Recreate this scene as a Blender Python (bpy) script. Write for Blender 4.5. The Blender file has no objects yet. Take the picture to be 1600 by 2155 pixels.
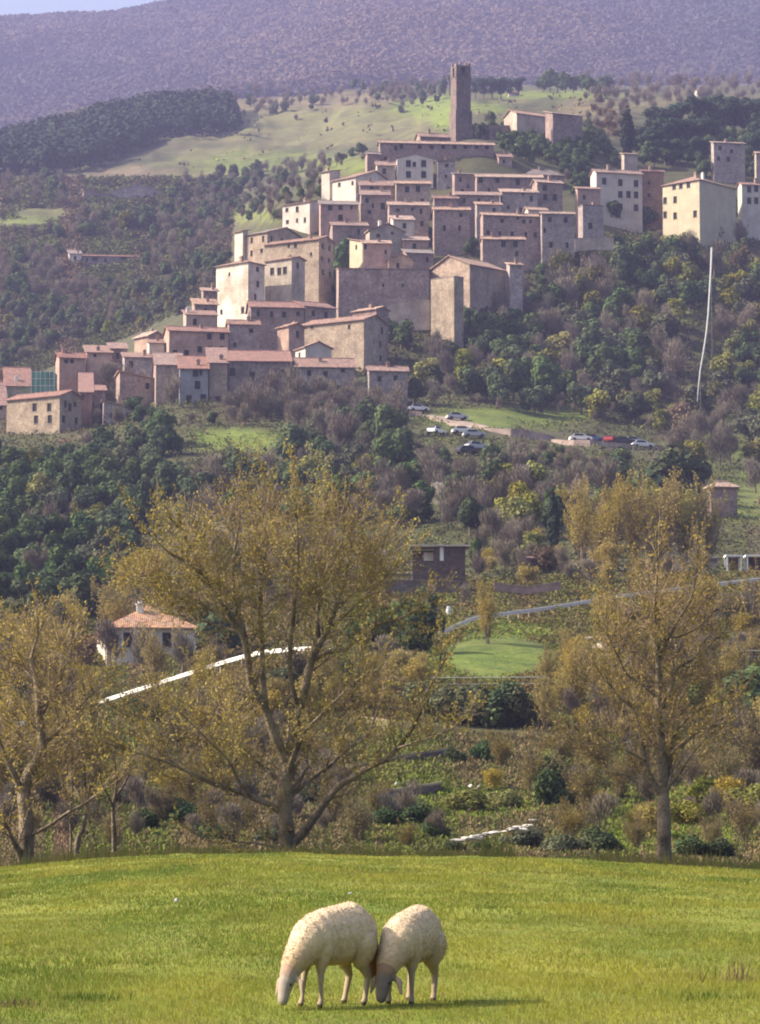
import bpy, math, random
import numpy as np
from mathutils import Vector, Matrix
random.seed(7); RNG = np.random.default_rng(11)
sc = bpy.context.scene
COL = sc.collection
# ------------------------------------------------------------------ camera model
F = 6110.0; PITCH = math.atan(542.5 / F); CZ = 1.6
cp, sp = math.cos(PITCH), math.sin(PITCH)
def ray(px, py):
    x = (px - 800.0) / F; v = (1077.5 - py) / F
    return x, cp - v * sp, sp + v * cp
def P(px, py, Y):
    dx, dy, dz = ray(px, py); t = Y / dy
    return Vector((dx * t, Y, CZ + dz * t))
def pseudo(px, py):
    dx, dy, dz = ray(px, py)
    return 800 + F * dx / dy, 1620 - F * dz / dy
def ppm(Y): return F / Y
cam = bpy.data.cameras.new('camera'); cam.sensor_fit = 'VERTICAL'; cam.sensor_height = 24
cam.lens = 24 * F / 2155.0; cam.clip_end = 12000; cam.clip_start = 0.5
co = bpy.data.objects.new('camera', cam); COL.objects.link(co)
co.location = (0, 0, CZ); co.rotation_euler = (math.pi / 2 + PITCH, 0, 0); sc.camera = co
# ------------------------------------------------------------------ noise
def _h(ix, iy, s):
    n = (ix.astype(np.int64) * 374761393 + iy.astype(np.int64) * 668265263 + s * 1442695041) & 0xffffffff
    n = ((n ^ (n >> 13)) * 1274126177) & 0xffffffff
    return ((n ^ (n >> 16)) & 0xffff) / 32767.5 - 1.0
def vnoise(x, y, s=0):
    x = np.asarray(x, float); y = np.asarray(y, float)
    ix = np.floor(x); iy = np.floor(y); fx = x - ix; fy = y - iy
    fx = fx * fx * (3 - 2 * fx); fy = fy * fy * (3 - 2 * fy)
    a = _h(ix, iy, s); b = _h(ix + 1, iy, s); c = _h(ix, iy + 1, s); d = _h(ix + 1, iy + 1, s)
    return (a * (1 - fx) + b * fx) * (1 - fy) + (c * (1 - fx) + d * fx) * fy
def fbm(x, y, s=0, o=4):
    r = 0; a = 1.0
    for k in range(o):
        r = r + a * vnoise(x * 2 ** k, y * 2 ** k, s + k); a *= 0.5
    return r
# ------------------------------------------------------------------ terrain table
TC = np.array([-300, 0, 200, 400, 600, 800, 1000, 1200, 1400, 1600, 1900], float)
CREST = np.array([1850, 1825, 1804, 1796, 1793, 1800, 1800, 1808, 1820, 1832, 1846], float)
TT = [
 (78, list(CREST + 60)), (84, list(CREST + 5)), (90, list(CREST + 8)),
 (105, [1850,1850,1840,1835,1830,1830,1825,1830,1840,1845,1850]),
 (120, [1800,1800,1790,1790,1785,1780,1775,1785,1790,1800,1800]),
 (140, [1730,1725,1725,1720,1715,1710,1710,1715,1720,1720,1720]),
 (165, [1640,1640,1640,1630,1620,1610,1610,1620,1630,1640,1640]),
 (185, [1570,1570,1565,1560,1550,1535,1548,1560,1560,1560,1560]),
 (200, [1540,1540,1530,1475,1400,1440,1480,1490,1500,1510,1510]),
 (215, [1515,1510,1502,1458,1380,1410,1428,1440,1450,1460,1460]),
 (240, [1480,1480,1474,1420,1370,1375,1345,1350,1370,1380,1380]),
 (265, [1445,1442,1442,1402,1350,1335,1300,1292,1285,1280,1280]),
 (300, [1390,1385,1400,1385,1300,1238,1242,1245,1240,1228,1220]),
 (350, [1280,1270,1290,1270,1200,1170,1160,1160,1165,1165,1165]),
 (400, [1180,1180,1190,1180,1120,1090,1080,1080,1090,1095,1095]),
 (460, [1080,1080,1085,1060,1030,1010,1000,1010,1020,1040,1040]),
 (500, [1010,1010,1000,980,960,950,940,960,970,1000,1000]),
 (540, [940,945,930,890,890,890,885,925,945,960,960]),
 (570, [900,905,890,835,840,840,850,870,890,900,900]),
 (600, [850,850,830,770,775,780,790,800,810,830,830]),
 (640, [830,835,790,700,690,690,690,690,690,720,720]),
 (680, [825,830,780,690,560,570,570,580,590,620,620]),
 (720, [822,825,775,680,450,450,440,470,500,520,520]),
 (760, [815,820,770,670,420,345,310,370,440,460,460]),
 (800, [790,800,760,660,415,335,285,310,350,370,370]),
 (900, [700,700,680,600,405,330,260,250,270,290,300]),
 (1050,[500,500,480,470,390,320,235,225,235,250,260]),
 (1200,[390,395,385,375,360,300,220,205,215,225,230]),
 (1500,[315,315,268,232,230,200,190,192,195,190,190]),
 (1600,[310,310,260,222,212,195,188,190,190,185,185]),
 (1950,[320,320,270,230,222,203,196,198,198,193,193]),
 (2300,[300,295,250,215,205,195,188,188,185,180,180]),
 (2900,[190,175,140,110,80,50,30,20,10,0,0]),
 (3500,[62,37,22,-18,-60,-80,-90,-100,-100,-100,-100]),
 (4200,[120,100,80,45,10,-10,-20,-30,-30,-30,-30]),
]
TY = np.array([r[0] for r in TT], float)
TE = np.array([[pseudo(c, e)[1] for c, e in zip(TC, r[1])] for r in TT])
def e_tab(a, Y):
    a = np.clip(a, TC[0], TC[-1] - 1e-3); Y = np.clip(Y, TY[0], TY[-1] - 1e-3)
    j = np.clip(np.searchsorted(TC, a, side='right') - 1, 0, len(TC) - 2)
    i = np.clip(np.searchsorted(TY, Y, side='right') - 1, 0, len(TY) - 2)
    fa = (a - TC[j]) / (TC[j + 1] - TC[j]); fy = (Y - TY[i]) / (TY[i + 1] - TY[i])
    fa = fa * fa * (3 - 2 * fa) * .6 + fa * .4
    return (TE[i, j] * (1 - fa) + TE[i, j + 1] * fa) * (1 - fy) + (TE[i + 1, j] * (1 - fa) + TE[i + 1, j + 1] * fa) * fy
def zf(X, Y):
    X = np.asarray(X, float); Y = np.asarray(Y, float)
    Yc = np.maximum(Y, 78.0)
    e = e_tab(800 + F * X / Yc, Yc)
    z = CZ + (1620 - e) / F * Yc
    amp = np.interp(Yc, [78, 95, 150, 400, 600, 1000, 1700, 2300, 3000, 3500], [0.02, .2, .35, .8, .5, 1.6, 3, 12, 26, 10])
    w = np.interp(Yc, [78, 200, 600, 1700, 2300, 3500], [5, 8, 18, 40, 210, 260])
    w = np.interp(Yc, [1650, 1900], [16, 230])
    return z + amp * fbm(X / w, Y / w, 5, 4)
def zs(X, Y): return float(zf(np.array([X]), np.array([Y]))[0])
def mz(X, Y):
    X = np.asarray(X, float); Y = np.asarray(Y, float)
    Yc = np.clip(Y, 20, 200)
    a = 800 + F * X / np.maximum(Yc, 30)
    cr = np.interp(np.clip(a, -300, 1900), TC, CREST)
    zc = CZ - (cr - 1620) / F * 80
    s = np.clip((Yc - 20) / 60, 0, 1)
    z = zc * s ** 1.15 - np.clip(Y - 80, 0, 9) ** 2 * 0.04
    return z + 0.025 * fbm(X / 3.1, Y / 3.1, 3, 3) * np.clip((np.abs(Y - 20) - .8) / 3, 0.15, 1)
# first visible ground depth along a picture ray
_YS = np.concatenate([np.arange(84, 400, 1.5), np.arange(400, 1700, 4.0), np.arange(1700, 4200, 12.0)])
_AC = np.arange(-420, 2040, 6.0)
_A, _Yg = np.meshgrid(_AC, _YS, indexing='ij')
_Z = zf((_A - 800) / F * _Yg, _Yg)
_E = 1620 - (_Z - CZ) / _Yg * F
_RM = np.minimum.accumulate(_E, axis=1)
def hits(px, py):
    px = np.asarray(px, float); py = np.asarray(py, float)
    a, e = pseudo(px, py)
    ci = np.clip(((a - _AC[0]) / 6.0 + .5).astype(int), 0, len(_AC) - 1)
    out = np.empty(len(px))
    for k in range(len(px)):
        row = _RM[ci[k]]
        idx = np.searchsorted(-row, -e[k])
        out[k] = _YS[min(idx, len(_YS) - 1)]
    return out
def hit(px, py): return float(hits(np.array([px]), np.array([py]))[0])
def ground(px, py):
    Y = hit(px, py); p = P(px, py, Y); return Vector((p.x, Y, zs(p.x, Y)))
# ------------------------------------------------------------------ objects
def tag(o, label=None, cat=None, group=None, kind=None):
    if label: o['label'] = label
    if cat: o['category'] = cat
    if group: o['group'] = group
    if kind: o['kind'] = kind
    return o
def link(o, parent=None):
    COL.objects.link(o)
    if parent is not None: o.parent = parent
    return o
def empty(name, loc=(0, 0, 0), rz=0.0):
    o = bpy.data.objects.new(name, None); o.empty_display_size = .3
    o.location = loc; o.rotation_euler = (0, 0, rz); COL.objects.link(o); return o
def mesh_np(name, V, Fc, mats=(), parent=None, fm=None, smooth=False, col=None, noobj=False):
    """V (n,3); Fc = list of (m,k) int arrays"""
    me = bpy.data.meshes.new(name)
    V = np.asarray(V, np.float32)
    if not isinstance(Fc, (list, tuple)): Fc = [Fc]
    Fc = [np.asarray(f, np.int32) for f in Fc if len(f)]
    me.vertices.add(len(V)); me.vertices.foreach_set('co', V.ravel())
    tot = sum(f.size for f in Fc); npoly = sum(len(f) for f in Fc)
    me.loops.add(tot); me.loops.foreach_set('vertex_index', np.concatenate([f.ravel() for f in Fc]))
    sizes = np.concatenate([np.full(len(f), f.shape[1], np.int32) for f in Fc])
    starts = np.concatenate([[0], np.cumsum(sizes)[:-1]]).astype(np.int32)
    me.polygons.add(npoly); me.polygons.foreach_set('loop_start', starts)
    try: me.polygons.foreach_set('loop_total', sizes)
    except Exception: pass
    for m in mats: me.materials.append(m)
    if fm is not None: me.polygons.foreach_set('material_index', np.asarray(fm, np.int32))
    me.update(calc_edges=True)
    if smooth: me.polygons.foreach_set('use_smooth', np.ones(npoly, bool))
    else: me.polygons.foreach_set('use_smooth', np.zeros(npoly, bool))
    if col is not None:
        at = me.color_attributes.new('Col', 'FLOAT_COLOR', 'POINT')
        c = np.ones((len(V), 4), np.float32); c[:, :3] = col; at.data.foreach_set('color', c.ravel())
    if noobj: return me
    o = bpy.data.objects.new(name, me); link(o, parent); return o
class MB:
    """collects boxes, tubes, polygons into one mesh"""
    def __init__(s): s.v = []; s.f = []; s.m = []
    def add(s, vs, fs, m=0):
        b = len(s.v); s.v += [tuple(v) for v in vs]
        for f in fs: s.f.append(tuple(b + i for i in f)); s.m.append(m)
    def box(s, x0, y0, z0, x1, y1, z1, m=0, mat=None):
        v = [(x0,y0,z0),(x1,y0,z0),(x1,y1,z0),(x0,y1,z0),(x0,y0,z1),(x1,y0,z1),(x1,y1,z1),(x0,y1,z1)]
        if mat is not None: v = [tuple(mat @ Vector(q)) for q in v]
        s.add(v, [(0,3,2,1),(4,5,6,7),(0,1,5,4),(1,2,6,5),(2,3,7,6),(3,0,4,7)], m)
    def slab(s, pts, t=.16, m=0):
        n = len(pts); v = [tuple(p) for p in pts] + [(p[0], p[1], p[2] + t) for p in pts]
        s.add(v, [tuple(reversed(range(n))), tuple(range(n, 2 * n))] + [(i, (i + 1) % n, n + (i + 1) % n, n + i) for i in range(n)], m)
    def tube(s, pts, rad, n=6, m=0, cap=True):
        pts = [Vector(p) for p in pts]
        if not hasattr(rad, '__len__'): rad = [rad] * len(pts)
        vs = []; fs = []
        for i, p in enumerate(pts):
            d = (pts[min(i + 1, len(pts) - 1)] - pts[max(i - 1, 0)])
            if d.length < 1e-6: d = Vector((0, 0, 1))
            d.normalize()
            a = d.cross(Vector((0.13, .97, .2)))
            if a.length < .1: a = d.cross(Vector((1, 0, 0)))
            a.normalize(); b = d.cross(a)
            for k in range(n):
                t = 2 * math.pi * k / n
                vs.append(p + (a * math.cos(t) + b * math.sin(t)) * rad[i])
        for i in range(len(pts) - 1):
            for k in range(n):
                fs.append((i * n + k, i * n + (k + 1) % n, (i + 1) * n + (k + 1) % n, (i + 1) * n + k))
        if cap:
            fs.append(tuple(reversed(range(n)))); fs.append(tuple((len(pts) - 1) * n + k for k in range(n)))
        s.add(vs, fs, m)
    def build(s, name, mats, parent=None, smooth=False, noobj=False):
        me = bpy.data.meshes.new(name)
        me.from_pydata(s.v, [], s.f)
        if not isinstance(mats, (list, tuple)): mats = [mats]
        for q in mats: me.materials.append(q)
        me.polygons.foreach_set('material_index', s.m)
        me.polygons.foreach_set('use_smooth', [smooth] * len(s.f))
        me.update()
        if noobj: return me
        o = bpy.data.objects.new(name, me); return link(o, parent)
def copy_tree(o, parent=None):
    c = o.copy(); COL.objects.link(c)
    if parent is not None: c.parent = parent
    for ch in list(o.children): copy_tree(ch, c)
    return c
# ------------------------------------------------------------------ materials
def newmat(name, rough=.9):
    m = bpy.data.materials.new(name); m.use_nodes = True
    nt = m.node_tree; b = nt.nodes['Principled BSDF']; b.inputs['Roughness'].default_value = rough
    b.inputs['Specular IOR Level'].default_value = .25
    return m, nt, b
def N(nt, t, **kw):
    n = nt.nodes.new(t)
    for k, v in kw.items(): setattr(n, k, v)
    return n
def mixc(nt, fac, a, b, mode='MIX'):
    n = N(nt, 'ShaderNodeMix', data_type='RGBA', blend_type=mode)
    for sock, val in ((n.inputs[0], fac), (n.inputs[6], a), (n.inputs[7], b)):
        if hasattr(val, 'is_linked') or isinstance(val, bpy.types.NodeSocket): nt.links.new(val, sock)
        elif isinstance(val, (int, float)): sock.default_value = val
        else: sock.default_value = (*val[:3], 1)
    return n.outputs[2]
def noise(nt, scale, co=None, detail=3, rough=.55, lo=.35, hi=.65, W=None):
    n = N(nt, 'ShaderNodeTexNoise'); n.inputs['Scale'].default_value = scale
    n.inputs['Detail'].default_value = detail; n.inputs['Roughness'].default_value = rough
    if co is not None: nt.links.new(co, n.inputs['Vector'])
    r = N(nt, 'ShaderNodeMapRange'); r.inputs[1].default_value = lo; r.inputs[2].default_value = hi
    nt.links.new(n.outputs['Fac'], r.inputs[0]); return r.outputs[0]
def coords(nt, which='Object'):
    t = N(nt, 'ShaderNodeTexCoord'); return t.outputs[which]
def world(nt):
    g = N(nt, 'ShaderNodeNewGeometry'); return g.outputs['Position']
def objrand(nt): return N(nt, 'ShaderNodeObjectInfo').outputs['Random']
def hsv(nt, col, hue=.5, sat=1., val=1.):
    n = N(nt, 'ShaderNodeHueSaturation')
    for i, v in ((0, hue), (1, sat), (2, val)):
        if isinstance(v, bpy.types.NodeSocket): nt.links.new(v, n.inputs[i])
        else: n.inputs[i].default_value = v
    nt.links.new(col, n.inputs['Color']); return n.outputs[0]
def rng(nt, s, lo, hi):
    r = N(nt, 'ShaderNodeMapRange'); r.inputs[3].default_value = lo; r.inputs[4].default_value = hi
    nt.links.new(s, r.inputs[0]); return r.outputs[0]
def bump(nt, b, h, dist, strength=1.):
    n = N(nt, 'ShaderNodeBump'); n.inputs['Strength'].default_value = strength; n.inputs['Distance'].default_value = dist
    nt.links.new(h, n.inputs['Height']); nt.links.new(n.outputs[0], b.inputs['Normal'])
def plain(name, c, rough=.8, var=.12, scale=3., metal=0.):
    m, nt, b = newmat(name, rough)
    k = mixc(nt, noise(nt, scale, coords(nt)), [x * (1 - var) for x in c], [min(1, x * (1 + var)) for x in c])
    nt.links.new(k, b.inputs['Base Color']); b.inputs['Metallic'].default_value = metal
    return m
def foliage(name, c1, c2, scale=.8, trans=.2, vhue=.02, vval=.3):
    m, nt, b = newmat(name, .8)
    k = mixc(nt, noise(nt, scale, coords(nt), 2), c1, c2)
    r = objrand(nt)
    k = hsv(nt, k, rng(nt, r, .5 - vhue, .5 + vhue), rng(nt, N_frac(nt, r, 7.3), .8, 1.1), rng(nt, N_frac(nt, r, 13.7), 1 - vval, 1 + vval))
    nt.links.new(k, b.inputs['Base Color']); b.inputs['Specular IOR Level'].default_value = .1
    if trans > 0:
        t = N(nt, 'ShaderNodeBsdfTranslucent'); nt.links.new(k, t.inputs['Color'])
        mx = N(nt, 'ShaderNodeMixShader'); mx.inputs[0].default_value = trans
        nt.links.new(b.outputs[0], mx.inputs[1]); nt.links.new(t.outputs[0], mx.inputs[2])
        nt.links.new(mx.outputs[0], nt.nodes['Material Output'].inputs['Surface'])
    return m
def N_frac(nt, s, k):
    a = N(nt, 'ShaderNodeMath', operation='MULTIPLY'); a.inputs[1].default_value = k; nt.links.new(s, a.inputs[0])
    b = N(nt, 'ShaderNodeMath', operation='FRACT'); nt.links.new(a.outputs[0], b.inputs[0]); return b.outputs[0]
def vcol(name, trans=.15, rough=.9):
    m, nt, b = newmat(name, rough)
    a = N(nt, 'ShaderNodeAttribute', attribute_name='Col')
    nt.links.new(a.outputs['Color'], b.inputs['Base Color']); b.inputs['Specular IOR Level'].default_value = .1
    if trans:
        t = N(nt, 'ShaderNodeBsdfTranslucent'); nt.links.new(a.outputs['Color'], t.inputs['Color'])
        mx = N(nt, 'ShaderNodeMixShader'); mx.inputs[0].default_value = trans
        nt.links.new(b.outputs[0], mx.inputs[1]); nt.links.new(t.outputs[0], mx.inputs[2])
        nt.links.new(mx.outputs[0], nt.nodes['Material Output'].inputs['Surface'])
    return m
def masonry(name, c, c2=None, stone=1.0, stain=.35, sscale=.35):
    """weathered wall: courses of stones, large patches, rain stains"""
    m, nt, b = newmat(name, .95); w = world(nt)
    c2 = c2 or [x * .62 for x in c]
    k = mixc(nt, noise(nt, sscale, w, 4, .6, .38, .66), c, c2)
    vo = N(nt, 'ShaderNodeTexVoronoi'); vo.inputs['Scale'].default_value = 2.6; nt.links.new(w, vo.inputs['Vector'])
    sepc = N(nt, 'ShaderNodeSeparateColor'); nt.links.new(vo.outputs['Color'], sepc.inputs[0])
    k = hsv(nt, k, .5, 1., rng(nt, sepc.outputs[0], 1 - .3 * stone, 1 + .22 * stone))
    mp = N(nt, 'ShaderNodeMapping'); mp.inputs['Scale'].default_value = (1.3, 1.3, .16); nt.links.new(w, mp.inputs[0])
    st = noise(nt, 1., mp.outputs[0], 4, .65, .45, .75)
    r = objrand(nt)
    k = mixc(nt, rng(nt, st, 0, stain), k, [x * .35 for x in c])
    k = hsv(nt, k, rng(nt, r, .49, .508), 1., rng(nt, N_frac(nt, r, 9.1), .88, 1.1))
    nt.links.new(k, b.inputs['Base Color'])
    bump(nt, b, noise(nt, 2.8, w, 4, .6, .2, .8), .12, .7)
    return m
def tiles(name, c, c2):
    m, nt, b = newmat(name, .9); w = world(nt)
    k = mixc(nt, noise(nt, .55, w, 5, .65, .36, .64), c, c2)
    vo = N(nt, 'ShaderNodeTexVoronoi'); vo.inputs['Scale'].default_value = 3.4; nt.links.new(w, vo.inputs['Vector'])
    sepc = N(nt, 'ShaderNodeSeparateColor'); nt.links.new(vo.outputs['Color'], sepc.inputs[0])
    r = objrand(nt)
    k = hsv(nt, k, rng(nt, sepc.outputs[1], .485, .512), rng(nt, r, .8, 1.08), rng(nt, sepc.outputs[0], .6, 1.3))
    nt.links.new(k, b.inputs['Base Color'])
    wv = N(nt, 'ShaderNodeTexWave'); wv.inputs['Scale'].default_value = 1.6; nt.links.new(coords(nt), wv.inputs[0])
    bump(nt, b, wv.outputs['Fac'], .06, .6)
    return m
EXPO = 1.22; HAZE = .00016; VEG = True; QUALITY_GRASS = True; SH1 = 40; SH2 = 64
# ------------------------------------------------------------------ light, sky, haze
SUN_EL = math.radians(37); SUN_AZ = Vector((-.99, .07, 0)).normalized()   # towards the sun: from the left, a little behind the town
sun_dir = Vector((SUN_AZ.x * math.cos(SUN_EL), SUN_AZ.y * math.cos(SUN_EL), math.sin(SUN_EL)))
sl = bpy.data.lights.new('sun', 'SUN'); sl.energy = 5.0; sl.angle = math.radians(.55); sl.color = (1, .86, .68)
so = bpy.data.objects.new('sun', sl); COL.objects.link(so); so.rotation_euler = sun_dir.to_track_quat('Z', 'Y').to_euler()
so.location = (-60, 40, 120)
W = bpy.data.worlds.new('World'); sc.world = W; W.use_nodes = True
wn = W.node_tree; bg = wn.nodes['Background']
sky = wn.nodes.new('ShaderNodeTexSky'); sky.sky_type = 'NISHITA'; sky.sun_disc = False
sky.sun_elevation = SUN_EL; sky.sun_rotation = math.atan2(SUN_AZ.x, SUN_AZ.y) ; sky.dust_density = 6.0; sky.air_density = 1.0; sky.ozone_density = 1.5
wn.links.new(sky.outputs[0], bg.inputs['Color']); bg.inputs['Strength'].default_value = .115
vs_ = sc.view_settings; vs_.view_transform = 'Standard'; vs_.look = 'None'; vs_.gamma = 1; vs_.exposure = EXPO
sc.cycles.use_denoising = True; sc.cycles.filter_width = 2.0
try: sc.cycles.denoiser = 'OPENIMAGEDENOISE'
except Exception: pass
sc.cycles.max_bounces = 5; sc.cycles.diffuse_bounces = 2; sc.cycles.glossy_bounces = 1; sc.cycles.transmission_bounces = 2
sc.cycles.volume_bounces = 0; sc.cycles.caustics_reflective = False; sc.cycles.caustics_refractive = False
sc.cycles.use_light_tree = False
def haze():
    x0, x1, y0, y1, z0, z1 = -3400, 3600, -60, 4300, -12, 1290
    mb = MB(); mb.box(x0, y0, z0, x1, y1, z1)
    m = bpy.data.materials.new('haze_air'); m.use_nodes = True; nt = m.node_tree; nt.nodes.clear()
    out = nt.nodes.new('ShaderNodeOutputMaterial'); v = nt.nodes.new('ShaderNodeVolumePrincipled')
    v.inputs['Color'].default_value = (.52, .54, 1.0, 1); v.inputs['Density'].default_value = HAZE; v.inputs['Anisotropy'].default_value = .0
    nt.links.new(v.outputs[0], out.inputs['Volume'])
    o = mb.build('haze', m); tag(o, 'bluish violet air haze over the valley and mountain', 'haze', kind='stuff'); return o
# ------------------------------------------------------------------ ground sheets
# ground cover patches in the photograph: (px, py, rx, ry, green, tan)
COVER = [
 (640,265,260,42,.42,.75),(820,240,140,26,.5,.6),(900,228,90,22,1.2,.0),(600,345,230,26,.8,.25),(470,330,90,20,.4,.5),(420,368,120,12,.35,.6),(330,372,150,18,.0,1.),
 (560,230,170,24,.1,.85),(700,215,180,18,.1,.9),(930,235,30,40,1.3,0),(1180,200,140,9,1.1,0),(1010,225,60,12,.9,0),(1250,240,70,45,.15,.7),(1370,225,120,20,.2,.5),
 (60,440,90,30,.35,.35),(40,470,110,16,.8,.2),(60,520,110,14,.5,.4),(540,455,90,12,.7,.4),(60,560,120,26,.15,.6),
 (490,925,110,28,1.2,.05),(560,945,100,12,.9,.2),(1080,880,190,22,1.0,.1),(900,880,60,10,.6,.2),
 (1430,640,110,50,.55,.15),(1500,590,80,30,.4,.3),(1575,1050,60,60,.7,.2),(1500,940,100,50,.6,.1),
 (1040,1390,130,45,1.5,0),(1050,1330,120,25,.9,0),(900,1420,60,30,.6,.1),(1180,1390,80,30,.6,.2),
 (260,1640,180,45,.9,.1),(160,1650,90,30,.8,.1),(960,1700,190,50,.9,0),(1500,1700,160,70,.9,.15),(1400,1760,200,50,.8,.1),(1580,1450,80,60,.7,.2),
 (1130,1780,240,26,.5,.3),(300,1790,400,16,.2,.6),(1590,1580,60,40,.1,.8),(60,1500,120,40,.5,.3),(700,1480,300,40,.3,.3),(1000,1560,300,20,.1,.7),
 (1250,1200,180,20,.1,.7),(880,1210,120,14,.2,.6),
]
def cover(PXp, PYp, X, Yg):
    g = np.zeros(PXp.shape); t = np.zeros(PXp.shape); wob = fbm(X / 9, Yg / 9, 21, 4)
    for (cx, cy, rx, ry, gg, tt) in COVER:
        cx, cy = pseudo(cx, cy)
        d = ((PXp - cx) / rx) ** 2 + ((PYp - cy) / ry) ** 2
        w = np.clip(1.5 - d + wob * .45, 0, 1)
        g = np.maximum(g, gg * w); t = np.maximum(t, tt * w)
    return g, t
def build_ground():
    cols = np.concatenate([np.arange(-2600, -420, 90), np.arange(-420, 2020, 9.0), np.arange(2020, 4300, 90)])
    ys = np.concatenate([np.arange(78, 110, 1.6), np.arange(110, 300, 2.2), np.arange(300, 820, 4.), np.arange(820, 1700, 12.), np.arange(1700, 4230, 24.)])
    A, Yg = np.meshgrid(cols, ys)
    X = (A - 800) / F * Yg
    Z = zf(X, Yg)
    nr, nc = A.shape
    V = np.stack([X, Yg, Z], -1).reshape(-1, 3)
    i = np.arange(nr - 1)[:, None] * nc + np.arange(nc - 1)[None, :]
    Fq = np.stack([i, i + 1, i + nc + 1, i + nc], -1).reshape(-1, 4)
    PXp = A; PYp = 1620 - (Z - CZ) / Yg * F
    g, t = cover(PXp, PYp, X, Yg)
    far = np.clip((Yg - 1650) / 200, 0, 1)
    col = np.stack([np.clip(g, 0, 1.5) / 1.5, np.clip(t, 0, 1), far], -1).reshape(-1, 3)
    m, nt, b = newmat('ground_cover', .95); w = world(nt)
    at = N(nt, 'ShaderNodeAttribute', attribute_name='Col'); sp_ = N(nt, 'ShaderNodeSeparateColor'); nt.links.new(at.outputs['Color'], sp_.inputs[0])
    mpw = N(nt, 'ShaderNodeMapping'); mpw.inputs['Scale'].default_value = (.4, 1.1, 1.6); nt.links.new(w, mpw.inputs[0]); n1 = noise(nt, .09, mpw.outputs[0], 6, .7, .35, .65); n2 = noise(nt, .5, w, 5, .65, .35, .65); n3 = noise(nt, .03, w, 5, .65, .35, .65)
    base = mixc(nt, n1, (.04, .045, .02), (.088, .076, .042))
    base = mixc(nt, n2, base, mixc(nt, .35, base, (.08, .11, .03)))
    grass = mixc(nt, n2, (.07, .135, .016), (.15, .20, .028)); grass = mixc(nt, n1, grass, mixc(nt, .35, grass, (.20, .18, .06)))
    tan = mixc(nt, n1, (.095, .08, .05), (.175, .135, .08))
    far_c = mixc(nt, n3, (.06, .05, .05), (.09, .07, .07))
    def fac(s, k):
        a = N(nt, 'ShaderNodeMath', operation='MULTIPLY'); nt.links.new(s, a.inputs[0]); nt.links.new(rng(nt, k, .7, 1.9), a.inputs[1])
        c = N(nt, 'ShaderNodeClamp'); nt.links.new(a.outputs[0], c.inputs[0]); return c.outputs[0]
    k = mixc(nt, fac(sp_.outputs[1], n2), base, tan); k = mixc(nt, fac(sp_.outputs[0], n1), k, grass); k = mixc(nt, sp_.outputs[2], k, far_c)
    nt.links.new(k, b.inputs['Base Color']); bump(nt, b, noise(nt, .8, w, 6, .7, 0, 1), .5, .8)
    o = mesh_np('hillside', V, [Fq], [m], smooth=True, col=col); tag(o, kind='structure')
    # meadow in the foreground
    xs = np.concatenate([np.arange(-70, -14, 2.), np.arange(-14, 14, .22), np.arange(14, 71, 2.)]); ys = np.concatenate([np.arange(-55, 16, 2.5), np.arange(16, 30, .2), np.arange(30, 90, .5)])
    X, Yg = np.meshgrid(xs, ys); Z = mz(X, Yg); nr, nc = X.shape
    V = np.stack([X, Yg, Z], -1).reshape(-1, 3); i = np.arange(nr - 1)[:, None] * nc + np.arange(nc - 1)[None, :]
    Fq = np.stack([i, i + 1, i + nc + 1, i + nc], -1).reshape(-1, 4)
    m, nt, b = newmat('meadow_turf', .95); w = world(nt)
    mp = N(nt, 'ShaderNodeMapping'); mp.inputs['Scale'].default_value = (1, .45, 1); nt.links.new(w, mp.inputs[0])
    k = mixc(nt, noise(nt, .5, mp.outputs[0], 5, .65, .38, .62), (.12, .17, .02), (.22, .24, .03))
    k = mixc(nt, noise(nt, 5., mp.outputs[0], 4, .7, .5, .8), k, (.21, .175, .055))
    nt.links.new(k, b.inputs['Base Color']); bump(nt, b, noise(nt, 14., w, 4, .7, 0, 1), .05, 1)
    o = mesh_np('meadow', V, [Fq], [m], smooth=True); tag(o, kind='structure')
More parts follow.
